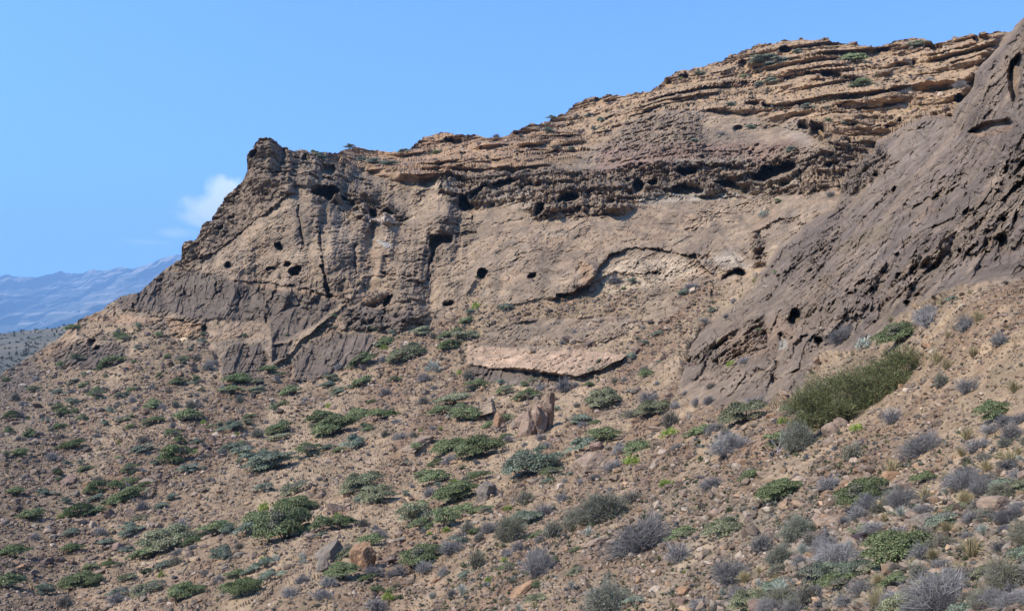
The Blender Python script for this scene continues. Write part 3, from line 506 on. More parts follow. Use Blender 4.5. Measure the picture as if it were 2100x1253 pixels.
# ------------------------------------------------------------------ materials
def rock_mat(name, s1=1.6, s2=.35, bump=.5, pebbles=False, var=.45):
    m = bpy.data.materials.new(name); m.use_nodes = True; t_ = m.node_tree; L = t_.links.new
    b = t_.nodes['Principled BSDF']; b.inputs['Roughness'].default_value = .92; b.inputs['Specular IOR Level'].default_value = .2
    at = t_.nodes.new('ShaderNodeAttribute'); at.attribute_name = 'col'
    g = t_.nodes.new('ShaderNodeNewGeometry')
    a = t_.nodes.new('ShaderNodeTexNoise'); a.inputs['Scale'].default_value = 1 / s1; a.inputs['Detail'].default_value = 8; a.inputs['Roughness'].default_value = .65
    L(g.outputs['Position'], a.inputs['Vector'])
    c = t_.nodes.new('ShaderNodeTexNoise'); c.inputs['Scale'].default_value = 1 / s2; c.inputs['Detail'].default_value = 4; c.inputs['Roughness'].default_value = .6
    L(g.outputs['Position'], c.inputs['Vector'])
    def mr(src, lo, hi):
        n = t_.nodes.new('ShaderNodeMapRange'); n.inputs[1].default_value = .3; n.inputs[2].default_value = .7; n.inputs[3].default_value = lo; n.inputs[4].default_value = hi
        L(src, n.inputs[0]); return n.outputs[0]
    mu = t_.nodes.new('ShaderNodeMath'); mu.operation = 'MULTIPLY'; L(mr(a.outputs['Fac'], 1 - var, 1 + var), mu.inputs[0]); L(mr(c.outputs['Fac'], 1 - var * .7, 1 + var * .7), mu.inputs[1])
    sc = t_.nodes.new('ShaderNodeVectorMath'); sc.operation = 'SCALE'; L(at.outputs['Color'], sc.inputs[0]); L(mu.outputs[0], sc.inputs['Scale'])
    out = sc.outputs[0]
    if pebbles:
        v = t_.nodes.new('ShaderNodeTexVoronoi'); v.inputs['Scale'].default_value = 1.1; L(g.outputs['Position'], v.inputs['Vector'])
        lt = t_.nodes.new('ShaderNodeMath'); lt.operation = 'LESS_THAN'; L(v.outputs['Distance'], lt.inputs[0]); lt.inputs[1].default_value = .22
        sp = t_.nodes.new('ShaderNodeSeparateColor'); L(v.outputs['Color'], sp.inputs[0])
        gt = t_.nodes.new('ShaderNodeMath'); gt.operation = 'GREATER_THAN'; L(sp.outputs[0], gt.inputs[0]); gt.inputs[1].default_value = .62
        k = t_.nodes.new('ShaderNodeMath'); k.operation = 'MULTIPLY'; L(lt.outputs[0], k.inputs[0]); L(gt.outputs[0], k.inputs[1])
        k2 = t_.nodes.new('ShaderNodeMath'); k2.operation = 'MULTIPLY'; L(k.outputs[0], k2.inputs[0]); L(at.outputs['Alpha'], k2.inputs[1])
        k3 = t_.nodes.new('ShaderNodeMath'); k3.operation = 'MULTIPLY'; L(k2.outputs[0], k3.inputs[0]); k3.inputs[1].default_value = .6
        mi = t_.nodes.new('ShaderNodeMixRGB'); L(k3.outputs[0], mi.inputs[0]); L(out, mi.inputs[1]); mi.inputs[2].default_value = (.24, .19, .15, 1); out = mi.outputs[0]
    L(out, b.inputs['Base Color'])
    bp = t_.nodes.new('ShaderNodeBump'); bp.inputs['Strength'].default_value = bump; bp.inputs['Distance'].default_value = s2 * .8
    ad = t_.nodes.new('ShaderNodeMath'); ad.operation = 'ADD'; L(a.outputs['Fac'], ad.inputs[0]); L(c.outputs['Fac'], ad.inputs[1]); L(ad.outputs[0], bp.inputs['Height'])
    L(bp.outputs[0], b.inputs['Normal'])
    return m
M_rock = rock_mat('weathered_rock', 3.2, .5, .45, True, .34)
M_stone = rock_mat('loose_stone', .9, .22, .5, False, .35)
def leaf_mat(name, transl=.25, rough=.7):
    m = bpy.data.materials.new(name); m.use_nodes = True; t_ = m.node_tree; L = t_.links.new
    for n in list(t_.nodes): t_.nodes.remove(n)
    o = t_.nodes.new('ShaderNodeOutputMaterial'); at = t_.nodes.new('ShaderNodeAttribute'); at.attribute_name = 'col'
    oi = t_.nodes.new('ShaderNodeObjectInfo'); mr = t_.nodes.new('ShaderNodeMapRange'); mr.inputs[3].default_value = .78; mr.inputs[4].default_value = 1.22
    L(oi.outputs['Random'], mr.inputs[0]); sc = t_.nodes.new('ShaderNodeVectorMath'); sc.operation = 'SCALE'; L(at.outputs['Color'], sc.inputs[0]); L(mr.outputs[0], sc.inputs['Scale'])
    d = t_.nodes.new('ShaderNodeBsdfDiffuse'); tr = t_.nodes.new('ShaderNodeBsdfTranslucent'); mx = t_.nodes.new('ShaderNodeMixShader'); mx.inputs[0].default_value = transl
    L(sc.outputs[0], d.inputs[0]); L(sc.outputs[0], tr.inputs[0]); L(d.outputs[0], mx.inputs[1]); L(tr.outputs[0], mx.inputs[2]); L(mx.outputs[0], o.inputs[0])
    return m
M_leaf = leaf_mat('foliage', .22); M_twig = leaf_mat('dry_twigs', .05); M_bark = leaf_mat('bark', 0)

# ------------------------------------------------------------------ the mountainside: one sheet, front from the valley to the ridge, then down the far side
G = PP.reshape(NR, nc, 3); GC = colA.reshape(NR, nc, 4)
back = []; backc = []
rd = ray.reshape(NR, nc, 3)[-1].copy(); rd[:, 2] = 0
s0 = 0
for k in range(1, 16):
    s0 += 1.2 * k
    dz = -(0.12 * s0 + 0.0035 * s0 * s0) + np.minimum(rd[:, 2], 0)
    q = G[-1] + rd * s0; q[:, 2] += dz + (fbm((G[-1] + rd * s0).astype(f32), 9, 3, 15)) * min(.12 * s0, 1.5)
    back.append(q); backc.append(GC[-1])
front = []; frontc = []
g0 = G[0]; hz = -(1500 - HOR) / FPX
for k, py in enumerate((1700, 2000, 2600, 3800, 7000)):
    f_ = (1500 - HOR) / (py - HOR); Dd = D.reshape(NR, nc)[0] * f_ ** .9
    q = np.stack([(cols - CX) / FPX * Dd, Dd, (HOR - py) / FPX * Dd], 1); q[:, 2] += 0
    front.append(q.astype(f32)); frontc.append(GC[0])
rows = np.concatenate([np.array(front[::-1]), G, np.array(back)], 0); rowc = np.concatenate([np.array(frontc[::-1]), GC, np.array(backc)], 0)
nr = rows.shape[0]
# the slope carries on beyond both sides of the view
ext = np.cumsum(np.linspace(1.5, 14, 12))
R_ = np.stack([rows[:, -1] + np.array([e, .25 * e, .42 * e]) + .12 * e ** .5 * np.stack([np.zeros(nr), fbm(rows[:, -1] + e, 6, 3, 701), fbm(rows[:, -1] + e, 6, 3, 702)], 1) * 3 for e in ext], 1)
L_ = np.stack([rows[:, 0] + np.array([-e * 2, -.1 * e, -.25 * e]) for e in ext[::-1]], 1)
rows = np.concatenate([L_, rows, R_], 1).astype(f32); rowc = np.concatenate([np.repeat(rowc[:, :1], 12, 1), rowc, np.repeat(rowc[:, -1:], 12, 1)], 1)
ncx = nc + 24
idx = np.arange(nr * ncx).reshape(nr, ncx)
F = np.stack([idx[:-1, :-1], idx[:-1, 1:], idx[1:, 1:], idx[1:, :-1]], -1).reshape(-1, 4)
me = mesh_np('mountainside', rows.reshape(-1, 3), F, False); vcol(me, rowc.reshape(-1, 4))
terr = link('mountainside', me, None, [M_rock]); tag(terr, 'steep tan and dark grey rock mountainside with a rubble slope at its foot', 'mountainside', kind='structure')

colsf = cols
def at(px, py):
    """point on the mountainside seen at a photo pixel, and its distance"""
    c = np.interp(px, colsf, np.arange(nc)); c0 = int(min(c, nc - 2)); fc = c - c0
    ry = ridge_y[c0] * (1 - fc) + ridge_y[c0 + 1] * fc
    cc_ = PY[:, c0] * (1 - fc) + PY[:, c0 + 1] * fc
    r = float(np.interp(-py, -cc_, np.arange(NR))); r0 = int(min(r, NR - 2)); fr = r - r0
    p = (G[r0, c0] * (1 - fc) + G[r0, c0 + 1] * fc) * (1 - fr) + (G[r0 + 1, c0] * (1 - fc) + G[r0 + 1, c0 + 1] * fc) * fr
    return p
NG = NRM.reshape(NR, nc, 3)
def at_many(px, py):
    c = np.interp(px, colsf, np.arange(nc)); c0 = np.minimum(c.astype(int), nc - 2); fc = (c - c0)
    ry = ridge_y[c0] * (1 - fc) + ridge_y[c0 + 1] * fc
    sy = smooth_y[c0] * (1 - fc) + smooth_y[c0 + 1] * fc
    r = np.where(py > sy, (1500 - py) / (1500 - sy) * TB, TB + (sy - py) / (sy - ry + 1e-6) * (1 - TB)); r = np.clip(r, 0, 1) * (NR - 1); r0 = np.minimum(r.astype(int), NR - 2); fr = (r - r0)[:, None]; fc = fc[:, None]
    p = (G[r0, c0] * (1 - fc) + G[r0, c0 + 1] * fc) * (1 - fr) + (G[r0 + 1, c0] * (1 - fc) + G[r0 + 1, c0 + 1] * fc) * fr
    return p, NG[r0, c0], scree.reshape(NR, nc)[r0, c0], GC[r0, c0, :3], r < NR - 1.5

# ------------------------------------------------------------------ far mountains, plain and the hill across the valley
def far_sheet(name, ridge, base_y, d_top, d_bot, ncol, nrow, x0, x1, fn, colfn, smooth=True, backrun=3000):
    cx = np.linspace(x0, x1, ncol); ry = np.interp(cx, [p[0] for p in ridge], [p[1] for p in ridge])
    t = np.linspace(0, 1, nrow)[:, None]; py = base_y + (ry[None] - base_y) * t; px = np.repeat(cx[None], nrow, 0)
    d = d_bot * (d_top / d_bot) ** (t ** 1.1) * np.ones_like(px)
    r = np.stack([(px - CX) / FPX, np.ones_like(px), (HOR - py) / FPX], -1).reshape(-1, 3).astype(f32)
    P = r * d.reshape(-1, 1).astype(f32); P2, edge = fn(P, r, px.ravel(), py.ravel()); c = colfn(P2, px.ravel(), py.ravel())
    V = P2.reshape(nrow, ncol, 3); cc = c.reshape(nrow, ncol, 3); ex = []; ec = []
    for k in range(1, 7):
        q = V[-1] + np.stack([(cx - CX) / FPX, np.ones_like(cx), -.25 * np.ones_like(cx) * k / 3], 1) * backrun * k / 6; ex.append(q.astype(f32)); ec.append(cc[-1])
    V = np.concatenate([V, np.array(ex)], 0); cc = np.concatenate([cc, np.array(ec)], 0)
    n_ = V.shape[0]; id_ = np.arange(n_ * ncol).reshape(n_, ncol)
    F = np.stack([id_[:-1, :-1], id_[:-1, 1:], id_[1:, 1:], id_[1:, :-1]], -1).reshape(-1, 4)
    me = mesh_np(name, V.reshape(-1, 3), F, smooth); vcol(me, np.concatenate([cc.reshape(-1, 3), np.zeros((cc.size // 3, 1))], 1))
    return link(name, me, None, [])
FR = [(-500, 590), (-400, 585), (-200, 575), (0, 566), (18, 562), (30, 568), (75, 568), (100, 562), (125, 555), (135, 560), (165, 562), (190, 552), (215, 556), (245, 547), (258, 548), (270, 551), (300, 543), (330, 530), (372, 522), (450, 506), (600, 490), (1000, 470), (2400, 480)]
def far_fn(P, r, px, py):
    P = P / 2.4
    zz_ = P[:, 2] + 22 * fbm(P, 2500, 3, 301); per = 95.0; q = zz_ / per; f = q - np.floor(q)
    g = np.where(f < .4, 0, sm(.4, 1, f)); run = 40.0
    spurs = fbm(P * np.array([1, .35, .3], f32), 700, 5, 302, .55, True) * 900 + fbm(P, 220, 4, 303) * 70
    d = spurs + (g - f) * run * sm(-.3, .2, fbm(P, 900, 3, 304))
    P2 = P + r * (d * sm(700, 640, py) ** 0)[:, None]
    P2[:, 2] += fbm(P, 160, 4, 305) * 14
    return (P2 * 2.4).astype(f32), None
def far_col(P, px, py):
    P = P / 2.4
    n = fbm(P, 500, 4, 311); zz_ = P[:, 2] + 22 * fbm(P, 2500, 3, 301)
    q = zz_ / 95.0; f = q - np.floor(q); cl = (f < .26) * sm(-.2, .2, fbm(P, 260, 4, 312)); rt = np.interp(px, [p[0] for p in FR], [p[1] for p in FR]); cl = np.maximum(cl, (py < rt + 11) * sm(-.3, .1, fbm(P, 200, 3, 314)))
    c = np.tile(np.array([.06, .058, .04], f32), (len(P), 1)); c = mixc_(c, (.15, .125, .085), sm(-.2, .5, n)); c = mixc_(c, (.30, .245, .185), cl * .8)
    c = mixc_(c, (.07, .075, .05), sm(.1, .3, fbm(P, 90, 3, 313)) * (1 - cl) * .5)
    return c
M_far = rock_mat('distant_rock', 200, 60, .1, False, .15)
fm = far_sheet('mountains', FR, 720, 23000, 15000, 1500, 220, -500, 900, far_fn, far_col, backrun=6000); fm.data.materials.append(M_far); fm.data.polygons.foreach_set('use_smooth', np.zeros(len(fm.data.polygons), bool))
tag(fm, 'long banded mountain range fading to blue on the horizon', 'mountains', kind='structure')
HR = [(-900, 700), (-300, 692), (-100, 687), (0, 683), (60, 677), (110, 673), (130, 668), (160, 663), (220, 656), (400, 650), (800, 655)]
def hill_fn(P, r, px, py):
    P2 = P.copy(); P2[:, 2] += fbm(P, 60, 5, 321) * 5 * sm(800, 500, P[:, 1]) + fbm(P, 60, 4, 321) * 2.5; return P2, None
def hill_col(P, px, py):
    n = fbm(P, 60, 4, 322); c = np.tile(np.array([.125, .108, .078], f32), (len(P), 1)); c = mixc_(c, (.08, .078, .06), sm(-.2, .5, n)); return mixc_(c, (.06, .06, .05), sm(700, 745, py) * .6)
hl = far_sheet('hill', HR, 860, 1300, 430, 330, 200, -900, 700, hill_fn, hill_col, backrun=900); hl.data.materials.append(M_rock)
tag(hl, 'low pale scrubby hill across the valley at the left edge', 'hill', kind='structure')
# one ground sheet under everything out to the horizon
gx = np.linspace(-30000, 30000, 60); gy = np.linspace(-10000, 50000, 60)
GX, GY = np.meshgrid(gx, gy); GZ = np.where((np.abs(GX) < 3000) & (GY < 3000), -300, -360).astype(float)
idg = np.arange(3600).reshape(60, 60)
me = mesh_np('plain', np.stack([GX, GY, GZ], -1).reshape(-1, 3), np.stack([idg[:-1, :-1], idg[:-1, 1:], idg[1:, 1:], idg[1:, :-1]], -1).reshape(-1, 4), True)
vcol(me, np.tile(np.array([.2, .17, .12, 0], f32), (3600, 1))); pl_ = link('ground', me, None, [M_far]); tag(pl_, 'dry valley floor beyond the mountain', 'ground', kind='structure')

# ------------------------------------------------------------------ builders for plants and stones
def quads(ctr, t1, t2):
    """little four-cornered leaves: centres and two half-axes"""
    V = np.stack([ctr - t1 - t2 * .6, ctr + t1 - t2 * .6, ctr + t1 * .5 + t2, ctr - t1 * .5 + t2], 1).reshape(-1, 3)
    return V, np.arange(len(V)).reshape(-1, 4)
def unit(v): return v / (np.linalg.norm(v, axis=-1, keepdims=True) + 1e-9)
def ribbon(pts, wid, R):
    """pts (n,k,3): tapering twigs as flat strips, (n,) widths"""
    n, k, _ = pts.shape; side = unit(np.cross(unit(pts[:, -1] - pts[:, 0]), unit(R.normal(size=(n, 3)))))
    wd = wid[:, None] * np.linspace(1, .35, k)[None]; A = pts - side[:, None] * wd[..., None]; B = pts + side[:, None] * wd[..., None]
    V = np.stack([A, B], 2).reshape(-1, 3); b = (np.arange(n) * k * 2)[:, None] + (np.arange(k - 1) * 2)[None]
    F = np.stack([b, b + 1, b + 3, b + 2], -1).reshape(-1, 4); return V, F
def limbs(paths, r0, r1, sides=5):
    V = []; F = []; o = 0
    for p in paths:
        p = np.array(p, float); k = len(p)
        for i in range(k):
            t_ = p[min(i + 1, k - 1)] - p[max(i - 1, 0)]; t_ /= np.linalg.norm(t_) + 1e-9
            u = np.cross(t_, [.3, .9, .2]); u /= np.linalg.norm(u); v = np.cross(t_, u); r = r0 + (r1 - r0) * i / (k - 1)
            for s_ in range(sides):
                a = 2 * math.pi * s_ / sides; V.append(p[i] + r * (math.cos(a) * u + math.sin(a) * v))
        for i in range(k - 1):
            for s_ in range(sides):
                F.append((o + i * sides + s_, o + i * sides + (s_ + 1) % sides, o + (i + 1) * sides + (s_ + 1) % sides, o + (i + 1) * sides + s_))
        o = len(V)
    return np.array(V), np.array(F)
def jitter_col(base, n, R, v=.22, hue=.06):
    c = np.array(base)[None] * (1 + R.normal(0, v, (n, 1))) * (1 + R.normal(0, hue, (n, 3))); return np.clip(c, .015, .8)
def mk(name, V, F, c, per):
    me = mesh_np(name, V, F); vcol(me, np.repeat(c, per, 0)); return me
PAL = {'g': (.185, .205, .098), 'k': (.135, .155, .070), 'o': (.245, .24, .14), 'b': (.205, .225, .155), 'y': (.24, .31, .06), 's': (.225, .205, .185),
       'd': (.145, .13, .095), 't': (.34, .275, .145), 'p': (.34, .35, .28), 'n': (.165, .152, .145)}
def acacia(seed, lod, pal):
    R = np.random.default_rng(seed); npad = 11 if lod else 26; C_ = []; T1 = []; T2 = []; paths = []
    tiers = []
    for i in range(npad):
        a = R.uniform(0, 2 * math.pi); r = math.sqrt(R.uniform(0, 1)) * .40; q = 1 - (r / .46) ** 2
        z = .17 + .27 * q * R.uniform(.35, 1.05) + R.uniform(-.02, .02)
        if i > npad * .66: z = R.uniform(.10, .20); r = R.uniform(.22, .40)
        rad = R.uniform(.13, .22) if lod else R.uniform(.09, .16); tiers.append((r * math.cos(a), r * math.sin(a) * .85, z, rad))
    nl = (4200 if lod else 13000) // npad; ls = .0175 if lod else .0115
    for (cx, cy, cz, rad) in tiers:
        rr = np.sqrt(R.uniform(0, 1, nl)) * rad * (1 + .25 * R.normal(size=nl)).clip(.3, 1.5); aa = R.uniform(0, 2 * math.pi, nl)
        X = cx + rr * np.cos(aa) * 1.35; Y = cy + rr * np.sin(aa); Z = cz + .065 * (1 - (rr / rad) ** 2) * (.3 + .7 * R.uniform(size=nl)) + R.normal(0, .014, nl)
        c = np.stack([X, Y, Z], 1); nrm = unit(np.stack([rr * np.cos(aa) * 1.2, rr * np.sin(aa) * 1.2, np.full(nl, .07)], 1) + R.normal(0, .10, (nl, 3)))
        t1 = unit(np.cross(nrm, R.normal(size=(nl, 3)))); t2 = np.cross(nrm, t1); s_ = ls * R.uniform(.6, 1.5, (nl, 1)); C_.append(c); T1.append(t1 * s_); T2.append(t2 * s_)
        paths.append([(R.normal(0, .01), R.normal(0, .01), -.12), (cx * .25, cy * .25, cz * .35), (cx * .7, cy * .7, cz * .78), (cx, cy, cz)])
    V, F = quads(np.concatenate(C_), np.concatenate(T1), np.concatenate(T2)); n = len(F)
    tone = np.repeat(R.normal(1, .13, npad), nl)[:n, None]
    c = jitter_col(PAL[pal], n, R) * tone; dd_ = np.repeat(R.uniform(size=npad) < .08, nl)[:n]; c[dd_] = c[dd_] * .4 + np.array([.12, .10, .085])
    TV, TF = limbs(paths[:6 if lod else 14], .014, .004, 4)
    return [('crown', mk('crown', V, F, c, 4), M_leaf), ('trunk', mk('trunk', TV, TF, np.repeat(jitter_col((.14, .115, .09), len(TV), R, .1), 1, 0), 1), M_bark)]
def twiggy(seed, lod, pal, leafy=0.0, upright=.35, hgt=.42):
    R = np.random.default_rng(seed); n = 600 if lod else 2600
    a = R.uniform(0, 2 * math.pi, n); u = R.uniform(0, 1, n) ** .75; el = np.arcsin(u)
    rad = R.uniform(.6, 1.05, n) * (1 + .2 * np.sin(a * 2 + seed) + .14 * np.sin(a * 5 + 2 * seed) + .12 * np.sin(el * 6 + a * 3))
    tip = np.stack([.5 * np.cos(a) * np.cos(el) * rad, .42 * np.sin(a) * np.cos(el) * rad, hgt * np.sin(el) * rad + .02], 1)
    fork = R.uniform(.0, .62, n)[:, None]; base = tip * fork * np.array([.9, .9, 1]) + R.normal(0, .05, (n, 3)); base[:, 2] = np.maximum(base[:, 2] - .02, -.05)
    mid_ = base * .45 + tip * .55 + R.normal(0, .055, (n, 3)); mid_[:, 2] += upright * .06
    tip = tip + R.normal(0, .045, (n, 3)); tip[:, 2] = np.maximum(tip[:, 2], -.03)
    V, F = ribbon(np.stack([base, mid_, tip], 1), np.full(n, .0075 if lod else .0034) * R.uniform(.6, 1.4, n), R)
    c = np.repeat(jitter_col(PAL[pal] if leafy < .5 else (.19, .165, .13), n, R, .2, .03), 6, 0)
    me1 = mesh_np('twigs', V, F); vcol(me1, c); parts = [('twigs', me1, M_twig)]
    if leafy > 0:
        m = int((700 if lod else 6500) * leafy); k = R.integers(0, n, m); f_ = R.uniform(.25, 1.05, m)[:, None]; p = mid_[k] * (1 - f_) + tip[k] * f_ + R.normal(0, .012, (m, 3))
        d_ = unit(tip[k] - mid_[k] + R.normal(0, .05, (m, 3))); s2 = unit(np.cross(d_, R.normal(size=(m, 3)))); L_ = (.022 if lod else .011) * R.uniform(.6, 1.4, (m, 1))
        V, F = quads(p, s2 * L_ * .6, d_ * L_); parts.append(('foliage', mk('foliage', V, F, jitter_col(PAL[pal], m, R), 4), M_leaf))
    sp = [[(0, 0, -.08), tuple(R.normal(0, .06, 2)) + (.08,), tuple(R.normal(0, .16, 2)) + (.22,)] for _ in range(5)]
    TV, TF = limbs(sp, .012, .004, 4); parts.append(('stems', mk('stems', TV, TF, jitter_col((.15, .13, .11), len(TV), R, .1), 1), M_bark))
    return parts
def cushion(seed, lod, pal):
    R = np.random.default_rng(seed); n = 380 if lod else 2600; a = R.uniform(0, 2 * math.pi, n); u = R.uniform(0, 1, n); el = np.arcsin(u)
    lump = 1 + .18 * np.sin(a * 3 + seed) + .12 * np.sin(el * 7 + a * 2); rad = lump * R.uniform(.6, 1.05, n)
    p = np.stack([.5 * np.cos(a) * np.cos(el) * rad, .45 * np.sin(a) * np.cos(el) * rad, .5 * u * rad], 1); d_ = unit(p + R.normal(0, .15, (n, 3)) + [0, 0, .15])
    s2 = unit(np.cross(d_, R.normal(size=(n, 3)))); L_ = (.055 if lod else .026) * R.uniform(.6, 1.3, (n, 1)); V, F = quads(p, s2 * L_ * .5, d_ * L_)
    TV, TF = limbs([[(0, 0, -.08), (.03, .02, .15)], [(0, 0, -.08), (-.1, .05, .2)], [(0, 0, -.08), (.12, -.06, .18)]], .02, .008, 4)
    return [('foliage', mk('foliage', V, F, jitter_col(PAL[pal], n, R), 4), M_leaf), ('stems', mk('stems', TV, TF, jitter_col((.15, .13, .11), len(TV), R, .1), 1), M_bark)]
def tussock(seed, lod, pal):
    R = np.random.default_rng(seed); n = 160 if lod else 700; a = R.uniform(0, 2 * math.pi, n); r = np.abs(R.normal(0, .3, n)).clip(0, .75); L_ = R.uniform(.55, 1, n)
    b = np.stack([.07 * np.cos(a), .07 * np.sin(a), np.full(n, -.03)], 1); m_ = b + np.stack([r * .45 * np.cos(a), r * .45 * np.sin(a), L_ * .55 * (1 - r * .35)], 1)
    e_ = b + np.stack([r * 1.1 * np.cos(a), r * 1.1 * np.sin(a), L_ * .9 * (1 - r * .75)], 1); V, F = ribbon(np.stack([b, m_, e_], 1), np.full(n, .012 if lod else .005), R)
    me1 = mesh_np('blades', V, F); vcol(me1, np.repeat(jitter_col(PAL[pal], n, R, .18, .05), 6, 0)); return [('blades', me1, M_twig)]
KIND = {'g': (lambda s_, l: acacia(s_, l, 'g'), 'acacia_shrub', 'acacia shrub', 'green', 'flat-topped shrub', 4, .40), 'k': (lambda s_, l: acacia(s_, l, 'k'), 'acacia_shrub', 'acacia shrub', 'dark green', 'flat-topped shrub', 3, .40),
        'o': (lambda s_, l: acacia(s_, l, 'o'), 'acacia_shrub', 'acacia shrub', 'olive', 'flat-topped shrub', 3, .40), 'b': (lambda s_, l: acacia(s_, l, 'b'), 'acacia_shrub', 'acacia shrub', 'grey-green', 'flat-topped shrub', 4, .40),
        'O': (lambda s_, l: twiggy(s_, l, 'o', 1.0, .6, .48), 'broom_bush', 'bush', 'olive', 'rounded bush', 3, .50), 'B': (lambda s_, l: twiggy(s_, l, 'b', 1.0, .6, .48), 'broom_bush', 'bush', 'grey-green', 'rounded bush', 2, .50),
        'd': (lambda s_, l: twiggy(s_, l, 'd', .6, .6, .46), 'thorn_bush', 'bush', 'brownish', 'thorny bush', 3, .48), 's': (lambda s_, l: twiggy(s_, l, 's', 0, .35, .40), 'twiggy_shrub', 'dry shrub', 'grey', 'leafless shrub', 5, .42),
        'n': (lambda s_, l: twiggy(s_, l, 'n', .15, .35, .40), 'twiggy_shrub', 'dry shrub', 'brown-grey', 'leafless shrub', 2, .42),
        'y': (lambda s_, l: cushion(s_, l, 'y'), 'cushion_shrub', 'small shrub', 'bright green', 'cushion shrub', 3, .5), 'p': (lambda s_, l: cushion(s_, l, 'p'), 'cushion_shrub', 'small shrub', 'pale', 'woolly shrub', 2, .5),
        't': (lambda s_, l: tussock(s_, l, 't'), 'grass_tussock', 'grass', 'straw-coloured', 'grass tussock', 3, .8), 'w': (lambda s_, l: tussock(s_, l, 'p'), 'grass_tussock', 'grass', 'pale green', 'grass tussock', 2, .8)}
GROUPS = {'acacia_shrub': 'flat-topped shrubs scattered over the slope', 'broom_bush': 'rounded bushes on the slope', 'thorn_bush': 'brownish thorny bushes on the slope', 'twiggy_shrub': 'grey leafless shrubs on the slope',
          'cushion_shrub': 'small cushion shrubs among the stones', 'grass_tussock': 'grass tussocks on the near slope', 'boulder': 'boulders lying in the rubble'}
cache = {}; used = {}
labels = {}
def place_words(px, py):
    if px > 1560 and py < 860: return 'below the dark slab' if py > 560 else 'on the dark slab'
    if py < 345: return 'on the upper ledges'
    if py < 590: return 'on the cliff'
    if px < 330 and py < 790: return 'on the left shoulder'
    if px > 1300 and py > 820: return 'on the near slope'
    if py > 1170: return 'on the near slope'
    if py < 790: return 'below the cliff'
    return 'on the rubble slope'
ONES = 'zero one two three four five six seven eight nine ten eleven twelve thirteen fourteen fifteen sixteen seventeen eighteen nineteen'.split()
TENS = 'twenty thirty forty fifty sixty seventy eighty ninety'.split()
def put_label(desc, px, py):
    x1, y1 = px / 21.0, py / 12.53
    def wd(v, half):
        a = int(v) if half else int(round(v)); a = min(max(a, 0), 99)
        w0 = ONES[a] if a < 20 else TENS[a // 10 - 2] + ('-' + ONES[a % 10] if a % 10 else '')
        return w0 + (' and a half' if half and v - int(v) > .5 else '')
    for hf in ((0, 0), (1, 0), (0, 1), (1, 1)):
        l = '%s %s, %s percent across, %s down' % (desc, place_words(px, py), wd(x1, hf[0]), wd(y1, hf[1]))
        if l not in labels: break
    labels[l] = 1; return l
SLOPE_TILT = math.radians(8)
def plant(px, py, w_, h_, k, tilt=0, label=None, lodw=62):
    fn, nm, cat, colr, form, nv, aspect = KIND[k]
    lod = 0 if w_ >= lodw else 1
    used.setdefault((k, lod), 0); v = used[(k, lod)] % (nv if lod else 2); used[(k, lod)] += 1
    key = (k, v, lod)
    if key not in cache: cache[key] = fn(hash((ord(k[0]), v)) % 9973 + 3, lod)
    p = at(px, min(py + h_ * .34, 1496)); Y_ = p[1]; W_ = w_ * Y_ / FPX * (1.2 if k in 'gkob' else 1.06)
    tr = math.radians(tilt); hh = max(.45 * h_, h_ - w_ * math.sin(abs(tr)) * .8)
    root = bpy.data.objects.new(nm, None); C.objects.link(root); root.location = (float(p[0]), float(p[1]) + .15 * W_, float(p[2]))
    root.rotation_euler = (0, -tr, 0)
    if k not in 'tw': zs = min(1.5, max(.85, (hh / w_) / aspect * 1.12)); root.scale = (W_, W_, W_ * zs)
    else: H_ = h_ * Y_ / FPX; root.scale = (H_, H_, H_)
    root.empty_display_size = .1
    tag(root, label or put_label(('large ' if w_ > 60 else 'small ' if w_ < 20 else '') + colr + ' ' + form, px, py), cat, GROUPS[nm])
    spin = random.choice([0, math.pi]) + random.uniform(-.5, .5)
    for (pn, me_, mt) in cache[key]:
        if not me_.materials: me_.materials.append(mt)
        o = bpy.data.objects.new(pn, me_); C.objects.link(o); o.parent = root; o.rotation_euler = (0, 0, spin)
    return root
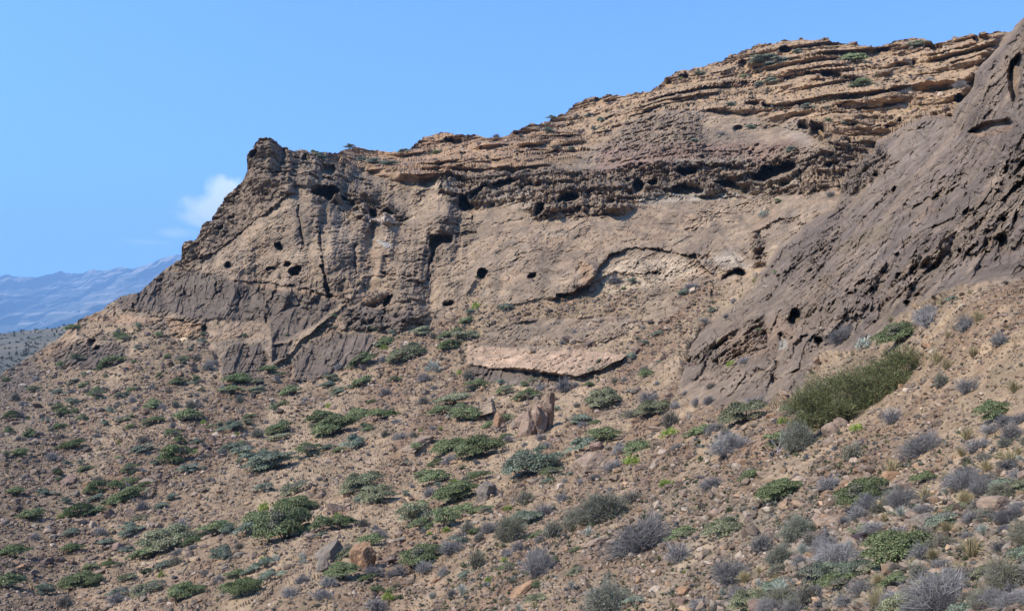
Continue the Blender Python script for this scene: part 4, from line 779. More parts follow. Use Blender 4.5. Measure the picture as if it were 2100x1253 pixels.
# traced from the photograph: x, y of the middle, width, height, kind, tilt, and a label where one was worth writing by hand
PL = """150 675 28 8 g;245 689 27 8 g;256 701 26 10 g;240 678 16 6 s;158 739 24 11 o;120 753 17 9 g;228 750 46 16 g 22;286 668 16 16 b;327 690 16 8 g;284 720 14 10 b;67 799 25 9 g;73 781 26 10 s;150 785 24 11 b 18
170 772 14 8 o;146 803 20 9 s;200 797 14 14 g;215 798 24 14 s 22;216 774 10 6 g;327 769 16 14 k 38;300 774 10 5 s;270 803 19 10 g 18;310 796 20 9 s;120 811 26 9 b;196 817 28 14 g;148 826 24 10 b;120 831 22 12 g 14
140 836 12 7 g;103 828 12 6 s;196 845 14 10 s;226 843 18 11 b;154 846 15 9 g;125 855 28 14 g;256 813 14 8 b;245 816 18 13 b;270 822 22 12 s;285 815 13 9 s;242 829 14 9 s;277 838 17 11 s;307 829 33 18 g 8
331 832 17 11 s;269 851 9 6 g;242 857 18 9 s;30 816 24 16 d;45 828 20 10 s;16 850 26 22 k;38 846 24 18 n;10 781 14 8 g;80 820 10 6 s;274 750 12 6 g;304 752 9 5 s;345 735 14 10 g;25 757 14 8 s;38 748 14 6 s
418 685 12 10 b;413 702 20 10 b;501 689 10 7 g;588 688 8 6 g;375 744 27 10 g;366 737 20 9 s;388 720 12 6 b;403 737 24 12 d;426 752 32 18 s;436 745 28 10 s;398 756 20 12 n;368 781 38 18 g 15;402 773 14 8 g;397 786 18 9 b
418 774 10 8 s;380 797 9 8 s;403 809 12 9 s;549 765 30 10 g;486 784 48 20 k 5;525 787 20 12 o;470 806 42 16 g 8;524 802 32 9 o;455 800 20 12 s;490 823 19 16 B;599 799 48 28 g 28;626 818 22 16 s 32;676 779 26 14 o;672 790 22 10 b
694 753 22 16 s;668 767 20 8 s;358 828 20 16 B;390 831 28 15 B;420 822 14 10 s;410 833 18 10 s;674 835 13 11 y;560 833 14 10 b;560 847 14 8 g;665 670 14 10 g;686 672 14 12 o;683 655 16 10 g;690 810 30 10 b 18;390 858 56 20 g 6
168 864 18 10 g;155 868 10 8 s;212 868 14 9 b;267 868 21 10 g 18;311 866 38 14 g 8;20 885 20 13 g;60 893 24 18 g 18;63 902 16 7 s;105 887 11 8 b;91 869 16 8 b;95 901 11 6 s;144 909 46 20 k 14;38 937 26 12 g;12 941 14 8 g
105 938 26 14 s;293 906 24 16 d;296 927 44 24 b 22;345 895 20 18 g 18;316 951 14 10 b;135 946 14 11 b;146 951 10 9 s;165 952 16 8 b;174 961 26 12 g 18;118 969 20 14 k;118 983 16 12 g;123 990 10 8 s;200 988 32 14 d;198 1006 40 18 k
192 1022 32 14 b 14;268 968 32 20 g 12;254 988 38 16 g 18;235 1003 29 15 k;262 995 12 6 s;258 1025 64 24 g 20;295 1001 26 12 g 18;306 1012 14 10 b 28;292 1045 28 22 n;135 1031 16 9 b;150 1054 50 24 k 4;190 1050 38 10 g;122 1062 12 8 y
240 944 12 6 y;242 904 9 6 y;416 869 12 6 y;355 880 20 10 s;358 897 24 9 g;370 913 24 12 g;401 930 12 9 y;418 917 14 12 s;358 942 54 26 k;384 961 40 12 b 8;419 958 12 8 b;418 936 22 12 s 14;472 880 40 20 b 10;448 877 16 16 o
441 890 10 7 y;485 890 10 7 y;511 861 22 10 g 14;505 873 18 12 o;545 868 12 7 s;527 894 38 14 B 18;500 895 10 8 s;576 877 56 24 g 23;567 898 36 16 o 10;577 908 12 6 s;478 921 44 18 b 18;457 933 22 12 s;497 931 48 14 b 8
515 940 36 18 b 14;540 930 22 10 b;553 952 84 36 b 16;632 928 42 22 g 5;612 939 14 8 b;690 877 88 34 g 23;726 850 48 18 g 10;660 856 50 20 g 4;643 877 20 9 o;437 985 11 8 s;460 968 10 10 s;421 1007 8 7 s;453 1024 10 6 s
540 1010 34 13 b;605 998 54 26 o 18;578 1032 26 10 d;602 1042 76 26 g 2;541 1046 24 14 y;655 978 12 12 s;597 985 10 9 b;370 1078 42 28 s;204 1096 38 14 s;228 1092 10 6 y;270 1095 42 16 b 18;145 1098 26 10 b;145 1126 38 18 k 8
345 1122 100 22 o 8;290 1141 48 22 g 14;392 1117 42 16 k 14;333 1112 32 9 b;442 1096 60 28 g 10;448 1145 40 20 b;225 1147 8 6 y;413 1060 10 8 s;465 1095 26 18 b;515 1075 60 20 g 14;518 1091 60 22 b 14;581 1096 106 50 g 5;628 1090 30 14 k
664 1092 38 30 g;702 1084 44 20 k;692 1062 14 12 y;745 1081 26 14 d;745 995 76 40 o 14;777 1029 68 28 o 5;490 1126 24 12 d;458 1147 22 18 b;475 1150 14 16 O;540 1151 12 8 y;566 1152 20 16 p;620 1151 18 14 p;623 1163 18 8 p;655 1152 8 8 p
714 1147 54 22 o 22;765 1125 50 24 g 14;778 1106 50 14 s;768 679 22 7 g;808 686 20 10 b;787 704 40 16 g 14;787 713 18 7 y;742 743 50 20 g 23;740 787 44 20 g 23;813 779 24 9 k;808 742 28 11 g 10;838 734 66 16 o 16;865 685 34 16 o 4
889 692 20 12 d;935 680 24 10 g 14;918 692 30 9 g 8;956 694 48 14 o 2;924 713 44 18 k 8;955 660 28 10 g 22;942 763 12 10 y;961 776 26 20 B;976 795 38 18 g 2;870 826 26 20 d 20;889 813 16 10 s;890 762 34 18 p;870 780 44 16 s
790 805 30 16 s;830 708 22 10 s 18;785 738 22 14 s;750 775 18 10 s;925 828 58 26 o 8;942 838 26 9 g;908 852 42 16 g 8;960 860 60 18 g 2;783 857 54 16 k 0;908 775 8 12 s;1040 803 34 14 g 18;1030 790 18 8 b;1240 816 64 32 o 7
1323 771 32 12 g;1323 760 18 10 s;1282 779 16 16 s;1242 755 16 14 s;1216 765 20 16 b;1182 792 20 12 s;1158 796 44 26 n;1080 815 44 14 g 14;1110 797 26 12 s;1075 792 16 8 g;1352 687 24 12 b 22;1178 680 12 9 s;1228 740 14 8 b 18
1297 732 20 9 b;1325 708 14 8 b;1320 671 16 7 s;1350 741 12 9 b;1183 831 18 9 d;1140 841 16 14 b;1346 844 64 20 o 7;1300 853 44 22 O 8;1345 780 14 12 s;1330 815 50 22 n;1155 710 16 8 s;1385 830 26 20 s;720 911 40 26 b 2
790 895 20 18 O;822 900 36 10 s 18;848 898 22 10 O;812 872 22 10 s;904 882 8 8 y;864 887 8 6 y;888 882 16 8 s;922 923 62 22 g 18;890 949 34 14 k 18;925 945 40 24 s 14;988 930 92 46 g 14;833 945 18 12 b 28;872 980 42 14 g;898 985 58 18 g 8
957 993 30 16 d;932 995 20 8 y;988 990 36 12 g 14;937 1022 84 30 g 12;928 1004 30 10 s;883 1020 40 16 n;845 995 14 10 s;833 1018 16 10 b;955 1052 50 24 g 10;995 1048 30 12 g 8;1042 1038 20 9 y 8;765 918 10 9 s;755 928 12 8 s
1007 877 26 16 g 18;1035 865 34 16 g 18;1045 912 24 18 s;1185 862 44 14 b;1195 872 36 8 s;1240 895 58 14 g 8;1190 922 54 16 b 18;1100 962 110 36 b 20;1135 975 40 14 g 8;1113 908 24 14 s;1080 922 18 9 s;1125 922 30 9 s
1272 910 30 18 s 14;1303 928 54 30 g 18;1275 935 40 20 s 22;1300 955 34 14 y;1380 896 34 20 y 22;1380 870 50 36 d;1262 965 50 18 s 20;1195 988 30 10 s;1160 990 16 10 s;1390 915 40 14 s 14;1370 1000 34 10 y 4;1182 1062 66 44 O 12;1240 1046 112 58 B 14
1300 1026 50 22 d 10;1078 1022 40 24 O;1078 1062 70 20 b 14;1150 1015 36 18 s;1115 1045 44 22 s;1220 953 26 10 p;850 1074 70 28 o;866 1092 40 16 g;915 1078 46 24 g;957 1081 40 20 B;980 1101 30 16 d;940 1108 32 12 b;925 1125 58 28 s;972 1142 48 40 O
868 1153 84 22 g 5;860 1148 50 16 o 12;870 1165 44 22 s;820 1172 38 20 s;765 1180 44 18 n;700 1192 66 20 g 12;905 1170 32 18 s;675 1215 40 18 s;660 1236 44 18 s;770 1241 60 20 s;773 1218 26 12 g;795 1226 24 12 y;880 1212 40 22 w;925 1213 26 26 s
945 1205 36 32 w;885 1103 10 8 y;872 1096 16 14 s;916 1090 16 10 y;1046 1092 62 44 O;1000 1080 38 28 s;1130 1085 50 32 B;1105 1100 30 14 s;1060 1115 32 28 s;1035 1128 28 14 s;1030 1140 16 10 y;1085 1125 28 14 s;1105 1160 76 46 s;1043 1163 30 12 O
1140 1150 20 18 g;1000 1188 16 9 y;1050 1190 20 9 O;1170 1192 44 24 w;1248 1236 110 38 B 8;1318 1096 144 60 s 27;1396 1084 50 20 g 12;1386 1125 58 40 s;1400 1160 14 12 y;1205 1085 20 26 w;1060 1240 30 24 w;1095 1235 26 22 t;1380 1238 26 22 t
1460 790 26 16 d 24;1405 800 16 26 s;1425 815 30 34 s;1455 823 34 16 s;1433 888 48 16 g 18;1470 878 50 24 s 28;1550 826 58 16 s 14;1535 853 88 30 o 14;1505 915 100 52 s 14;1490 892 26 22 O;1598 912 46 28 g;1640 905 84 46 B;1618 898 60 34 s 8
1660 852 90 22 o 4;1609 866 24 12 y;1745 915 44 54 O;1735 690 70 20 s 24;1830 655 30 20 t;1898 632 66 34 s 38;1925 612 26 20 t;1912 660 50 34 s;1837 667 24 10 s;1845 690 80 22 g 16;1774 706 40 18 p;1990 665 50 50 s;2012 652 24 34 t
1952 690 24 22 t;1925 735 34 40 t;1945 748 30 34 t;2000 722 34 32 t;1930 782 38 28 B;1985 792 50 26 s;1995 605 16 16 t;1965 625 20 16 b;640 308 12 5 g;655 330 26 7 b;770 337 30 9 b;800 343 26 8 b;828 315 20 6 g;895 316 20 6 g;740 333 20 7 b
1140 310 24 10 d;1170 312 14 7 b;1130 246 16 6 b;1125 275 20 7 b;1068 282 12 9 d;1185 243 18 9 d;1210 242 16 7 b;1235 250 16 9 b;1220 268 12 6 b;1437 157 20 7 o;1532 162 22 7 g;1575 130 50 12 b;1600 132 40 10 b;1640 112 20 7 b;1745 127 50 8 g
1772 176 36 12 g;1890 95 36 12 o;1800 107 14 7 o;1660 225 24 9 b;1652 235 18 7 b;1700 224 14 6 b;1590 170 34 10 b;1560 177 20 8 b;1500 219 20 6 b;1425 290 16 6 b;1620 310 20 11 b;1775 293 22 8 b;1735 262 18 7 b;1860 195 36 8 s;1910 167 24 8 s;1975 180 36 14 s
1930 180 26 7 s;1595 415 14 7 k;1567 442 24 14 p;1705 400 20 11 s;975 628 18 12 y;1003 650 12 8 s;1040 633 24 12 b;1028 631 16 8 b;1262 577 48 11 n;1300 580 20 8 b;1278 592 10 7 g;1420 591 40 14 s;1403 602 18 10 b;1490 650 16 8 s;1505 618 20 10 s
1445 660 24 9 s;715 303 18 7 b;1018 275 18 7 s;1500 745 20 12 y 26;1530 740 36 14 s 18;1555 674 12 18 g;1220 965 12 7 s;960 640 20 8 b;760 690 10 6 s;1590 560 12 6 g;1548 575 10 6 y;1460 640 14 8 b;1700 255 14 7 g;1540 262 18 6 b;1480 275 18 6 s
60 1060 44 20 g 6;30 1010 34 16 g 8;70 1100 26 12 s;28 1130 50 24 k 6;84 1010 20 9 b;50 975 22 10 s;20 1200 60 28 g 8;90 1215 36 16 b;160 1200 70 26 g 8;235 1230 44 20 s;300 1205 56 24 o 12;380 1228 64 26 g 6;450 1195 30 14 s;500 1230 70 30 k 8
560 1200 44 20 b 14;600 1238 36 18 s;330 1180 16 10 y;420 1180 24 12 d;130 1240 40 20 d;1460 990 60 32 s 22;1540 970 40 18 g 18;1600 1000 80 34 g 20;1700 980 60 34 s 14;1480 1070 70 36 o 18;1560 1110 60 34 s;1640 1080 90 44 B 18;1780 1010 100 46 g 18
1890 900 90 40 s 26;1980 880 36 40 t;2040 840 60 40 g 18;1820 940 40 44 t;1900 1010 44 40 t;1990 980 90 50 s 18;2070 930 50 46 t;1500 1180 80 42 s;1600 1200 60 44 w;1720 1130 110 56 s 18;1850 1120 120 60 g 18;1990 1110 60 60 t;1650 1210 50 40 O
1800 1220 70 60 t;1930 1210 130 70 s 8;2060 1180 80 60 O;2060 700 40 36 s;2070 780 36 36 t;1830 850 46 36 s;1760 880 26 14 y"""
n_pl = 0
for it in PL.replace('\n', ';').split(';'):
    q = it.split(); 
    if len(q) < 5: continue
    plant(float(q[0]), float(q[1]), float(q[2]), float(q[3]), q[4], float(q[5]) if len(q) > 5 else 0); n_pl += 1
er = np.random.default_rng(31); ex = []
while len(ex) < 150:
    ux, uy = er.uniform(1290, 2110), er.uniform(840, 1240)
    if uy < 1500 - (ux - 1000) * .62 or any(abs(ux - a) < 27 and abs(uy - b) < 16 for a, b in ex): continue
    ex.append((ux, uy)); w0 = er.uniform(26, 62) * (1 + (uy - 900) / 1200); plant(ux, uy, w0, w0 * er.uniform(.4, .62), random.choice('sssnnddOBwwtttogb'), er.uniform(4, 24))
n1_ = len(ex)
while len(ex) < n1_ + 110:
    ux, uy = er.uniform(90, 1300), er.uniform(770, 1235)
    if any(abs(ux - a) < 22 and abs(uy - b) < 12 for a, b in ex): continue
    ex.append((ux, uy)); w0 = er.uniform(14, 30) * (.8 + (uy - 770) / 900); plant(ux, uy, w0, w0 * er.uniform(.36, .5), random.choice('ggkobbssnO'), er.uniform(4, 20))
# the biggest bush: its own mesh of long whippy green twigs, leaning up the slope over a shaded hollow
def big_bush():
    R = np.random.default_rng(77); p = at(1705, 872); p2 = at(1880, 760); ax = p2 - p; L = np.linalg.norm(ax); Y_ = p[1]
    root = bpy.data.objects.new('broom_bush', None); C.objects.link(root); root.location = tuple(float(a) for a in p)
    tag(root, 'largest bush, long and olive green, sprawling up the slope beside the dark slab', 'bush', GROUPS['broom_bush'])
    px1 = Y_ / FPX
    cl = []
    for i in range(30):
        s_ = i / 29; X = -58 * px1 + s_ * 240 * px1; Z = (34 + 96 * s_) * px1 + R.normal(0, 5) * px1; rad = (62 - 34 * abs(s_ - .32) + R.normal(0, 4)) * px1; cl.append((X + R.normal(0, 7) * px1, .5 + R.normal(0, 18) * px1, Z + R.normal(0, 11) * px1, rad * R.uniform(.5, 1.3)))
    for i in range(22):
        s_ = i / 21; cl.append((-70 * px1 + s_ * 215 * px1 + R.normal(0, 6) * px1, -.6 + R.normal(0, 10) * px1, (8 + 82 * s_) * px1 + R.normal(0, 6) * px1, R.uniform(24, 38) * px1))
    n = 42000; k = R.integers(0, 52, n); cc = np.array(cl)[k]; v = unit(R.normal(size=(n, 3))); v[:, 2] = np.where(v[:, 2] < -.35, -v[:, 2], v[:, 2]); rr = cc[:, 3:4] * R.uniform(.5, 1.0, (n, 1)) * (1 + .25 * np.sin(v[:, :1] * 5 + k[:, None]) * np.cos(v[:, 2:] * 6 + k[:, None] * 2))
    b = cc[:, :3] + v * rr * np.array([1.1, .9, .78]); d_ = unit(v * .8 + np.array([-.15, -.1, .2]) + R.normal(0, .5, (n, 3))); Lt = R.uniform(3, 9, (n, 1)) * np.where(R.uniform(size=(n, 1)) < .12, 2.2, 1) * px1
    V, F = ribbon(np.stack([b - d_ * Lt * .5, b + R.normal(0, .6, (n, 3)) * px1, b + d_ * Lt * .6 + R.normal(0, 1.2, (n, 3)) * px1], 1), np.full(n, .5 * px1) * R.uniform(.6, 1.5, n), R)
    me1 = mesh_np('twigs', V, F); vcol(me1, np.repeat(jitter_col((.15, .148, .068), n, R, .3, .08), 6, 0)); o = link('twigs', me1, root, [M_leaf])
    paths = []
    for (X, Yq, Z, rad) in cl[::2]: paths.append([(-.2 + R.normal(0, .2), .5, -.5), (X * .3, .5 + Yq * .2, Z * .3), (X * .75, Yq * .7, Z * .75), (X, Yq, Z + rad * .3)])
    TV, TF = limbs(paths, .07, .02, 5); o = link('stems', mk('stems', TV, TF, jitter_col((.16, .14, .12), len(TV), R, .1), 1), root, [M_bark])
big_bush()
def dead_branch():
    p = at(1600, 925); s_ = p[1] / FPX; root = bpy.data.objects.new('dead_branch', None); C.objects.link(root); root.location = tuple(float(a) for a in p)
    tag(root, 'bleached forked dead branch standing among shrubs beside the largest bush', 'dead branch')
    R = np.random.default_rng(5)
    def pp(*a): return [((u - 1600) * s_, -.3 + .1 * i, (925 - v) * s_) for i, (u, v) in enumerate(a)]
    TV, TF = limbs([pp((1582, 945), (1590, 925), (1598, 900), (1600, 880)), pp((1592, 922), (1608, 905), (1624, 892), (1650, 872))], 1.6 * s_, .6 * s_, 6); link('main_stem', mk('main_stem', TV, TF, jitter_col((.30, .25, .24), len(TV), R, .1), 1), root, [M_bark])
    TV, TF = limbs([pp((1590, 915), (1580, 900), (1576, 896)), pp((1624, 892), (1640, 890), (1655, 886)), pp((1600, 900), (1606, 885), (1612, 878)), pp((1585, 940), (1575, 930), (1568, 915)), pp((1608, 905), (1622, 904), (1630, 906))], .8 * s_, .25 * s_, 5); link('side_twigs', mk('side_twigs', TV, TF, jitter_col((.34, .30, .29), len(TV), R, .1), 1), root, [M_bark])
dead_branch()

# ------------------------------------------------------------------ stones
ico0V = None
def ico(level):
    ph = (1 + 5 ** .5) / 2; V = [(-1, ph, 0), (1, ph, 0), (-1, -ph, 0), (1, -ph, 0), (0, -1, ph), (0, 1, ph), (0, -1, -ph), (0, 1, -ph), (ph, 0, -1), (ph, 0, 1), (-ph, 0, -1), (-ph, 0, 1)]
    F = [(0, 11, 5), (0, 5, 1), (0, 1, 7), (0, 7, 10), (0, 10, 11), (1, 5, 9), (5, 11, 4), (11, 10, 2), (10, 7, 6), (7, 1, 8), (3, 9, 4), (3, 4, 2), (3, 2, 6), (3, 6, 8), (3, 8, 9), (4, 9, 5), (2, 4, 11), (6, 2, 10), (8, 6, 7), (9, 8, 1)]
    V = [np.array(v) / np.linalg.norm(v) for v in V]
    for _ in range(level):
        md = {}; F2 = []
        def mp(a, b):
            key = (min(a, b), max(a, b))
            if key not in md: v = V[a] + V[b]; V.append(v / np.linalg.norm(v)); md[key] = len(V) - 1
            return md[key]
        for a, b, c in F: ab, bc, ca = mp(a, b), mp(b, c), mp(c, a); F2 += [(a, ab, ca), (b, bc, ab), (c, ca, bc), (ab, bc, ca)]
        F = F2
    return np.array(V), np.array(F)
ICO = [ico(0), ico(1), ico(2), ico(3), ico(4)]
def rock_shape(R, level, planes=11, rough=.05):
    V, F = ICO[level]; n_ = unit(R.normal(size=(planes, 3))); h = R.uniform(.55, 1.0, planes); dots = V @ n_.T
    r = np.min(np.where(dots > .05, h / np.maximum(dots, .05), 9), 1).clip(.3, 1.25); V = V * r[:, None]
    if rough and level > 1: V = V + unit(V) * (fbm(V.astype(f32) + R.uniform(0, 50), .55, 4, 401, .6) * rough * 2.2)[:, None]
    return V, F
ROCKC = {'tan': (.215, .15, .102), 'orange-brown': (.25, .145, .078), 'brown': (.135, .092, .068), 'grey-brown': (.17, .135, .10), 'reddish': (.19, .125, .09), 'pale': (.32, .245, .175)}
rock_cache = {}
def boulder(px, py, w_, h_, tone, label=None, seed=None, form='boulder', level=2, big=False, flat=.85):
    R = np.random.default_rng(seed if seed is not None else int(px * 7 + py)); p = at(px, min(py + h_ * .28, 1496)); s_ = p[1] / FPX
    key = (tone, level, int(R.integers(0, 7)) if not big else ('b', px, py))
    if key not in rock_cache:
        V, F = rock_shape(R, level, 11 if not big else 14, .05 if not big else .07); me_ = mesh_np('boulder', V, F)
        vv = V.astype(f32) * 1.0 + float(R.uniform(0, 90)); c = np.array(ROCKC[tone])[None] * (1 + .3 * fbm(vv, .7, 4, 402, .6) + R.normal(0, .03, len(V)))[:, None]
        vcol(me_, np.concatenate([c.clip(.03, .7), np.zeros((len(V), 1))], 1)); me_.materials.append(M_stone); rock_cache[key] = me_
    o = bpy.data.objects.new('boulder', rock_cache[key]); C.objects.link(o); o.location = (float(p[0]), float(p[1]) + .2 * w_ * s_, float(p[2]) + .16 * h_ * s_)
    o.scale = (w_ * s_ * .58, w_ * s_ * .52, h_ * s_ * .62); o.rotation_euler = (R.uniform(-.15, .15), R.uniform(-.5, .1) if not big else 0, R.uniform(-.4, .4) + (random.choice([0, math.pi]) if not big else 0))
    tag(o, label or put_label(('large ' if w_ > 22 else 'small ' if w_ < 13 else '') + tone + ' ' + form, px, py), 'boulder', GROUPS['boulder']); return o
for a in [(438, 909, 15, 22, 'brown'), (394, 922, 17, 14, 'brown'), (141, 986, 32, 22, 'reddish'), (167, 874, 13, 11, 'orange-brown'), (76, 931, 10, 8, 'tan'), (156, 1012, 14, 12, 'grey-brown'), (284, 974, 15, 13, 'orange-brown'), (292, 988, 22, 16, 'tan'), (306, 987, 16, 12, 'pale'),
          (225, 1062, 20, 20, 'brown'), (188, 1078, 12, 16, 'pale'), (240, 1119, 28, 20, 'reddish'), (268, 1121, 16, 13, 'brown'), (386, 1147, 24, 17, 'tan'), (420, 1126, 18, 9, 'brown'), (313, 1083, 22, 14, 'tan'), (275, 1131, 14, 9, 'brown'), (596, 1062, 12, 11, 'orange-brown'),
          (630, 1107, 13, 9, 'brown'), (640, 1114, 22, 11, 'tan'), (492, 1141, 20, 13, 'grey-brown'), (703, 1127, 22, 12, 'brown'), (985, 963, 10, 8, 'orange-brown'), (990, 974, 12, 14, 'brown'), (977, 973, 12, 12, 'brown'), (1110, 985, 20, 14, 'grey-brown'), (1095, 998, 20, 12, 'tan'),
          (1222, 912, 32, 24, 'reddish'), (1190, 972, 26, 14, 'brown'), (1345, 870, 34, 18, 'tan'), (1305, 722, 18, 14, 'brown'), (1285, 738, 16, 14, 'brown'), (1170, 702, 26, 14, 'brown'), (820, 1102, 20, 12, 'tan'), (805, 1120, 16, 12, 'pale'), (825, 1112, 22, 16, 'grey-brown'),
          (1010, 1136, 12, 10, 'brown'), (1145, 1160, 14, 16, 'brown'), (1225, 1202, 15, 22, 'reddish'), (1203, 1212, 16, 12, 'grey-brown'), (1340, 1200, 20, 12, 'pale'), (1400, 1205, 28, 16, 'orange-brown'), (1395, 1225, 30, 22, 'reddish'), (1355, 950, 24, 12, 'tan'), (1362, 930, 16, 12, 'pale'),
          (1580, 850, 22, 14, 'orange-brown'), (1710, 885, 40, 30, 'tan'), (1700, 905, 26, 16, 'tan'), (1725, 872, 30, 20, 'tan'), (1910, 712, 22, 10, 'orange-brown'), (1915, 722, 16, 12, 'pale'), (1990, 640, 16, 10, 'pale'), (1690, 676, 16, 9, 'pale'), (1462, 1040, 30, 18, 'tan'), (1530, 1050, 24, 14, 'brown'),
          (1420, 745, 18, 10, 'brown'), (1300, 655, 18, 8, 'tan'), (1455, 640, 18, 10, 'tan'), (1700, 1060, 50, 26, 'tan'), (1900, 1060, 60, 30, 'grey-brown'), (2050, 1030, 60, 30, 'tan'), (1560, 1240, 50, 26, 'reddish'), (90, 1160, 26, 14, 'brown'), (200, 1180, 24, 14, 'tan'), (40, 1170, 20, 12, 'orange-brown')]:
    boulder(*a)
boulder(746, 1157, 48, 58, 'orange-brown', 'tall split boulder with a fresh orange face standing beside a shrub', 12, level=4, big=True)
boulder(683, 1142, 50, 50, 'grey-brown', 'big weathered grey-brown boulder left of the split orange boulder', 13, level=4, big=True)
boulder(663, 1176, 24, 34, 'grey-brown', 'rounded grey boulder leaning below the big weathered boulder', 14, level=3, big=True)
boulder(1022, 873, 30, 38, 'orange-brown', 'pointed reddish rock cone left of the rock spires', 15, level=3, big=True)
boulder(1003, 1010, 38, 36, 'grey-brown', 'blocky grey boulder right of a bright green shrub mid slope', 16, level=3, big=True)
boulder(988, 1022, 24, 26, 'grey-brown', 'smaller grey block leaning on the blocky grey boulder', 17, level=3, big=True)
boulder(1022, 1012, 24, 16, 'brown', 'brown capstone over a dark hollow beside the blocky grey boulder', 18, level=3, big=True)
boulder(690, 1045, 34, 26, 'brown', 'jagged dark brown rock upslope of the big weathered boulder', 19, level=3, big=True)
boulder(1065, 1205, 66, 14, 'orange-brown', 'long low orange-tan slab below the biggest grey shrub', 20, level=3, big=True).rotation_euler = (0, -.42, 0)
boulder(1225, 1110, 54, 14, 'tan', 'long tan slab lying on the near slope under the dark bush', 21, level=3, big=True).rotation_euler = (0, -.3, 0)
boulder(1215, 962, 84, 46, 'tan', 'smooth pale tan rock hump with a hollow, left of green shrubs', 22, level=4, big=True).rotation_euler = (0, -.3, 0)
boulder(480, 898, 10, 8, 'pale'); boulder(1130, 858, 10, 10, 'brown')
boulder(868, 904, 56, 18, 'tan', 'smooth tan rock hump between sparse shrubs on the rubble slope', 24, level=3, big=True).rotation_euler = (0, -.35, 0)
boulder(1750, 92, 20, 8, 'tan', 'small flat rock perched on the skyline dome', 25, level=3, big=True)
# cluster of reddish rock spires, one outcrop
def spires():
    root = bpy.data.objects.new('rock_outcrop', None); p0 = at(1105, 888); C.objects.link(root); root.location = tuple(float(a) for a in p0)
    tag(root, 'cluster of reddish-brown rock spires standing on the rubble slope', 'rock outcrop'); s_ = p0[1] / FPX
    for i, (px, pb, w_, h_, ln) in enumerate([(1085, 892, 34, 56, -.1), (1108, 885, 36, 60, .05), (1128, 862, 24, 62, 0), (1098, 865, 26, 40, -.2), (1118, 850, 26, 30, .2), (1072, 880, 22, 30, -.2)]):
        R = np.random.default_rng(60 + i); V, F = rock_shape(R, 4, 12, .07); V[:, :2] *= (1 - .22 * np.clip(V[:, 2:3], -.3, 1)); me_ = mesh_np('spire', V, F)
        c = np.array([.235, .158, .108])[None] * (1 + .35 * fbm((V * np.array([3, 3, .8])).astype(f32) + i * 9, .8, 4, 402, .6))[:, None]; vcol(me_, np.concatenate([c.clip(.03, .7), np.zeros((len(V), 1))], 1))
        o = link('spire', me_, root, [M_stone]); o.location = ((px - 1105) * s_, .6 * (i % 3) - .2, (888 - pb + h_ * .36) * s_); o.scale = (w_ * s_ * .6, w_ * s_ * .5, h_ * s_ * .62); o.rotation_euler = (0, ln, i * .7)
spires()
# more of the larger rocks, each on its own
cand = rng.uniform([-20, 690], [2120, 1250], (4000, 2)); bp, bn, bs, bc, bok = at_many(cand[:, 0], cand[:, 1]); nb = 0
for (u, v), sc_, ok in zip(cand, bs, bok):
    if sc_ < .8 or not ok or (v < 800 and rng.uniform() < .4): continue
    w_ = float(np.clip(rng.lognormal(2.45, .28), 9, 24)) * (1.25 if u > 1450 and v > 950 else 1); boulder(float(u), float(v), w_, w_ * float(rng.uniform(.5, .85)), random.choice(['tan', 'tan', 'orange-brown', 'brown', 'grey-brown', 'reddish', 'tan']), level=1 if w_ < 16 else 2); nb += 1
    if nb >= 215: break
# rubble: tens of thousands of stones as one mass
NS = 92000
u = rng.uniform(-300, 2540, NS * 2); v = 560 + 940 * rng.uniform(0, 1, NS * 2) ** .92; P_, N_, s_, c_, ok = at_many(u, v)
pr = np.maximum(s_ ** 1.5, .05); dens = .75 + 1.0 * fbm(np.stack([(u * .66 - v * .75) / 330, (u * .75 + v * .66) / 34, u * 0], 1).astype(f32), 1.0, 4, 681); keep = ok & (rng.uniform(0, 1, NS * 2) < pr * np.clip(dens, .2, 1.2)); 
ut = rng.uniform(650, 2080, 9000); vt = rng.uniform(80, 420, 9000); P2, N2, s2, c2_, ok2 = at_many(ut, vt); tp = top.reshape(NR, nc)
cidx = np.interp(ut, cols, np.arange(nc)).astype(int); ok2 &= vt > ridge_y[cidx] + 3; tw = region(TOP, 8, ut.astype(f32), vt.astype(f32)) * (1 - region(SPUR, 4, ut.astype(f32), vt.astype(f32))); ok2 &= (rng.uniform(size=9000) < tw * .55)
P_ = np.concatenate([P_[keep][:NS], P2[ok2]]); u = np.concatenate([u[keep][:NS], ut[ok2]]); v = np.concatenate([v[keep][:NS], vt[ok2]]); cs = np.concatenate([c_[keep][:NS], c2_[ok2]])
n = len(P_); spx = np.clip(rng.lognormal(1.48, .56, n), 2.6, 20) * (1 + .7 * sm(1100, 1600, u) * sm(850, 1050, v)); sz = spx * P_[:, 1] / FPX * .5; sz = np.minimum(sz, 1.2)
bV, bF = ICO[0]; shp = [rock_shape(np.random.default_rng(900 + i), 0, 8, 0)[0] for i in range(24)]; shp = np.array(shp)
V = shp[rng.integers(0, 24, n)]; an = rng.uniform(0, 6.28, n); ca, sa = np.cos(an), np.sin(an); V = V * np.stack([rng.uniform(.7, 1.4, n), rng.uniform(.7, 1.2, n), rng.uniform(.5, 1.0, n)], 1)[:, None]
V = np.stack([V[..., 0] * ca[:, None] - V[..., 1] * sa[:, None], V[..., 0] * sa[:, None] + V[..., 1] * ca[:, None], V[..., 2]], -1)
tl = rng.uniform(-.9, .3, n); ct, st_ = np.cos(tl), np.sin(tl); V = np.stack([V[..., 0] * ct[:, None] - V[..., 2] * st_[:, None], V[..., 1], V[..., 0] * st_[:, None] + V[..., 2] * ct[:, None]], -1)
V = V * sz[:, None, None] + P_[:, None] + np.array([0, 0, .25])[None, None] * sz[:, None, None]
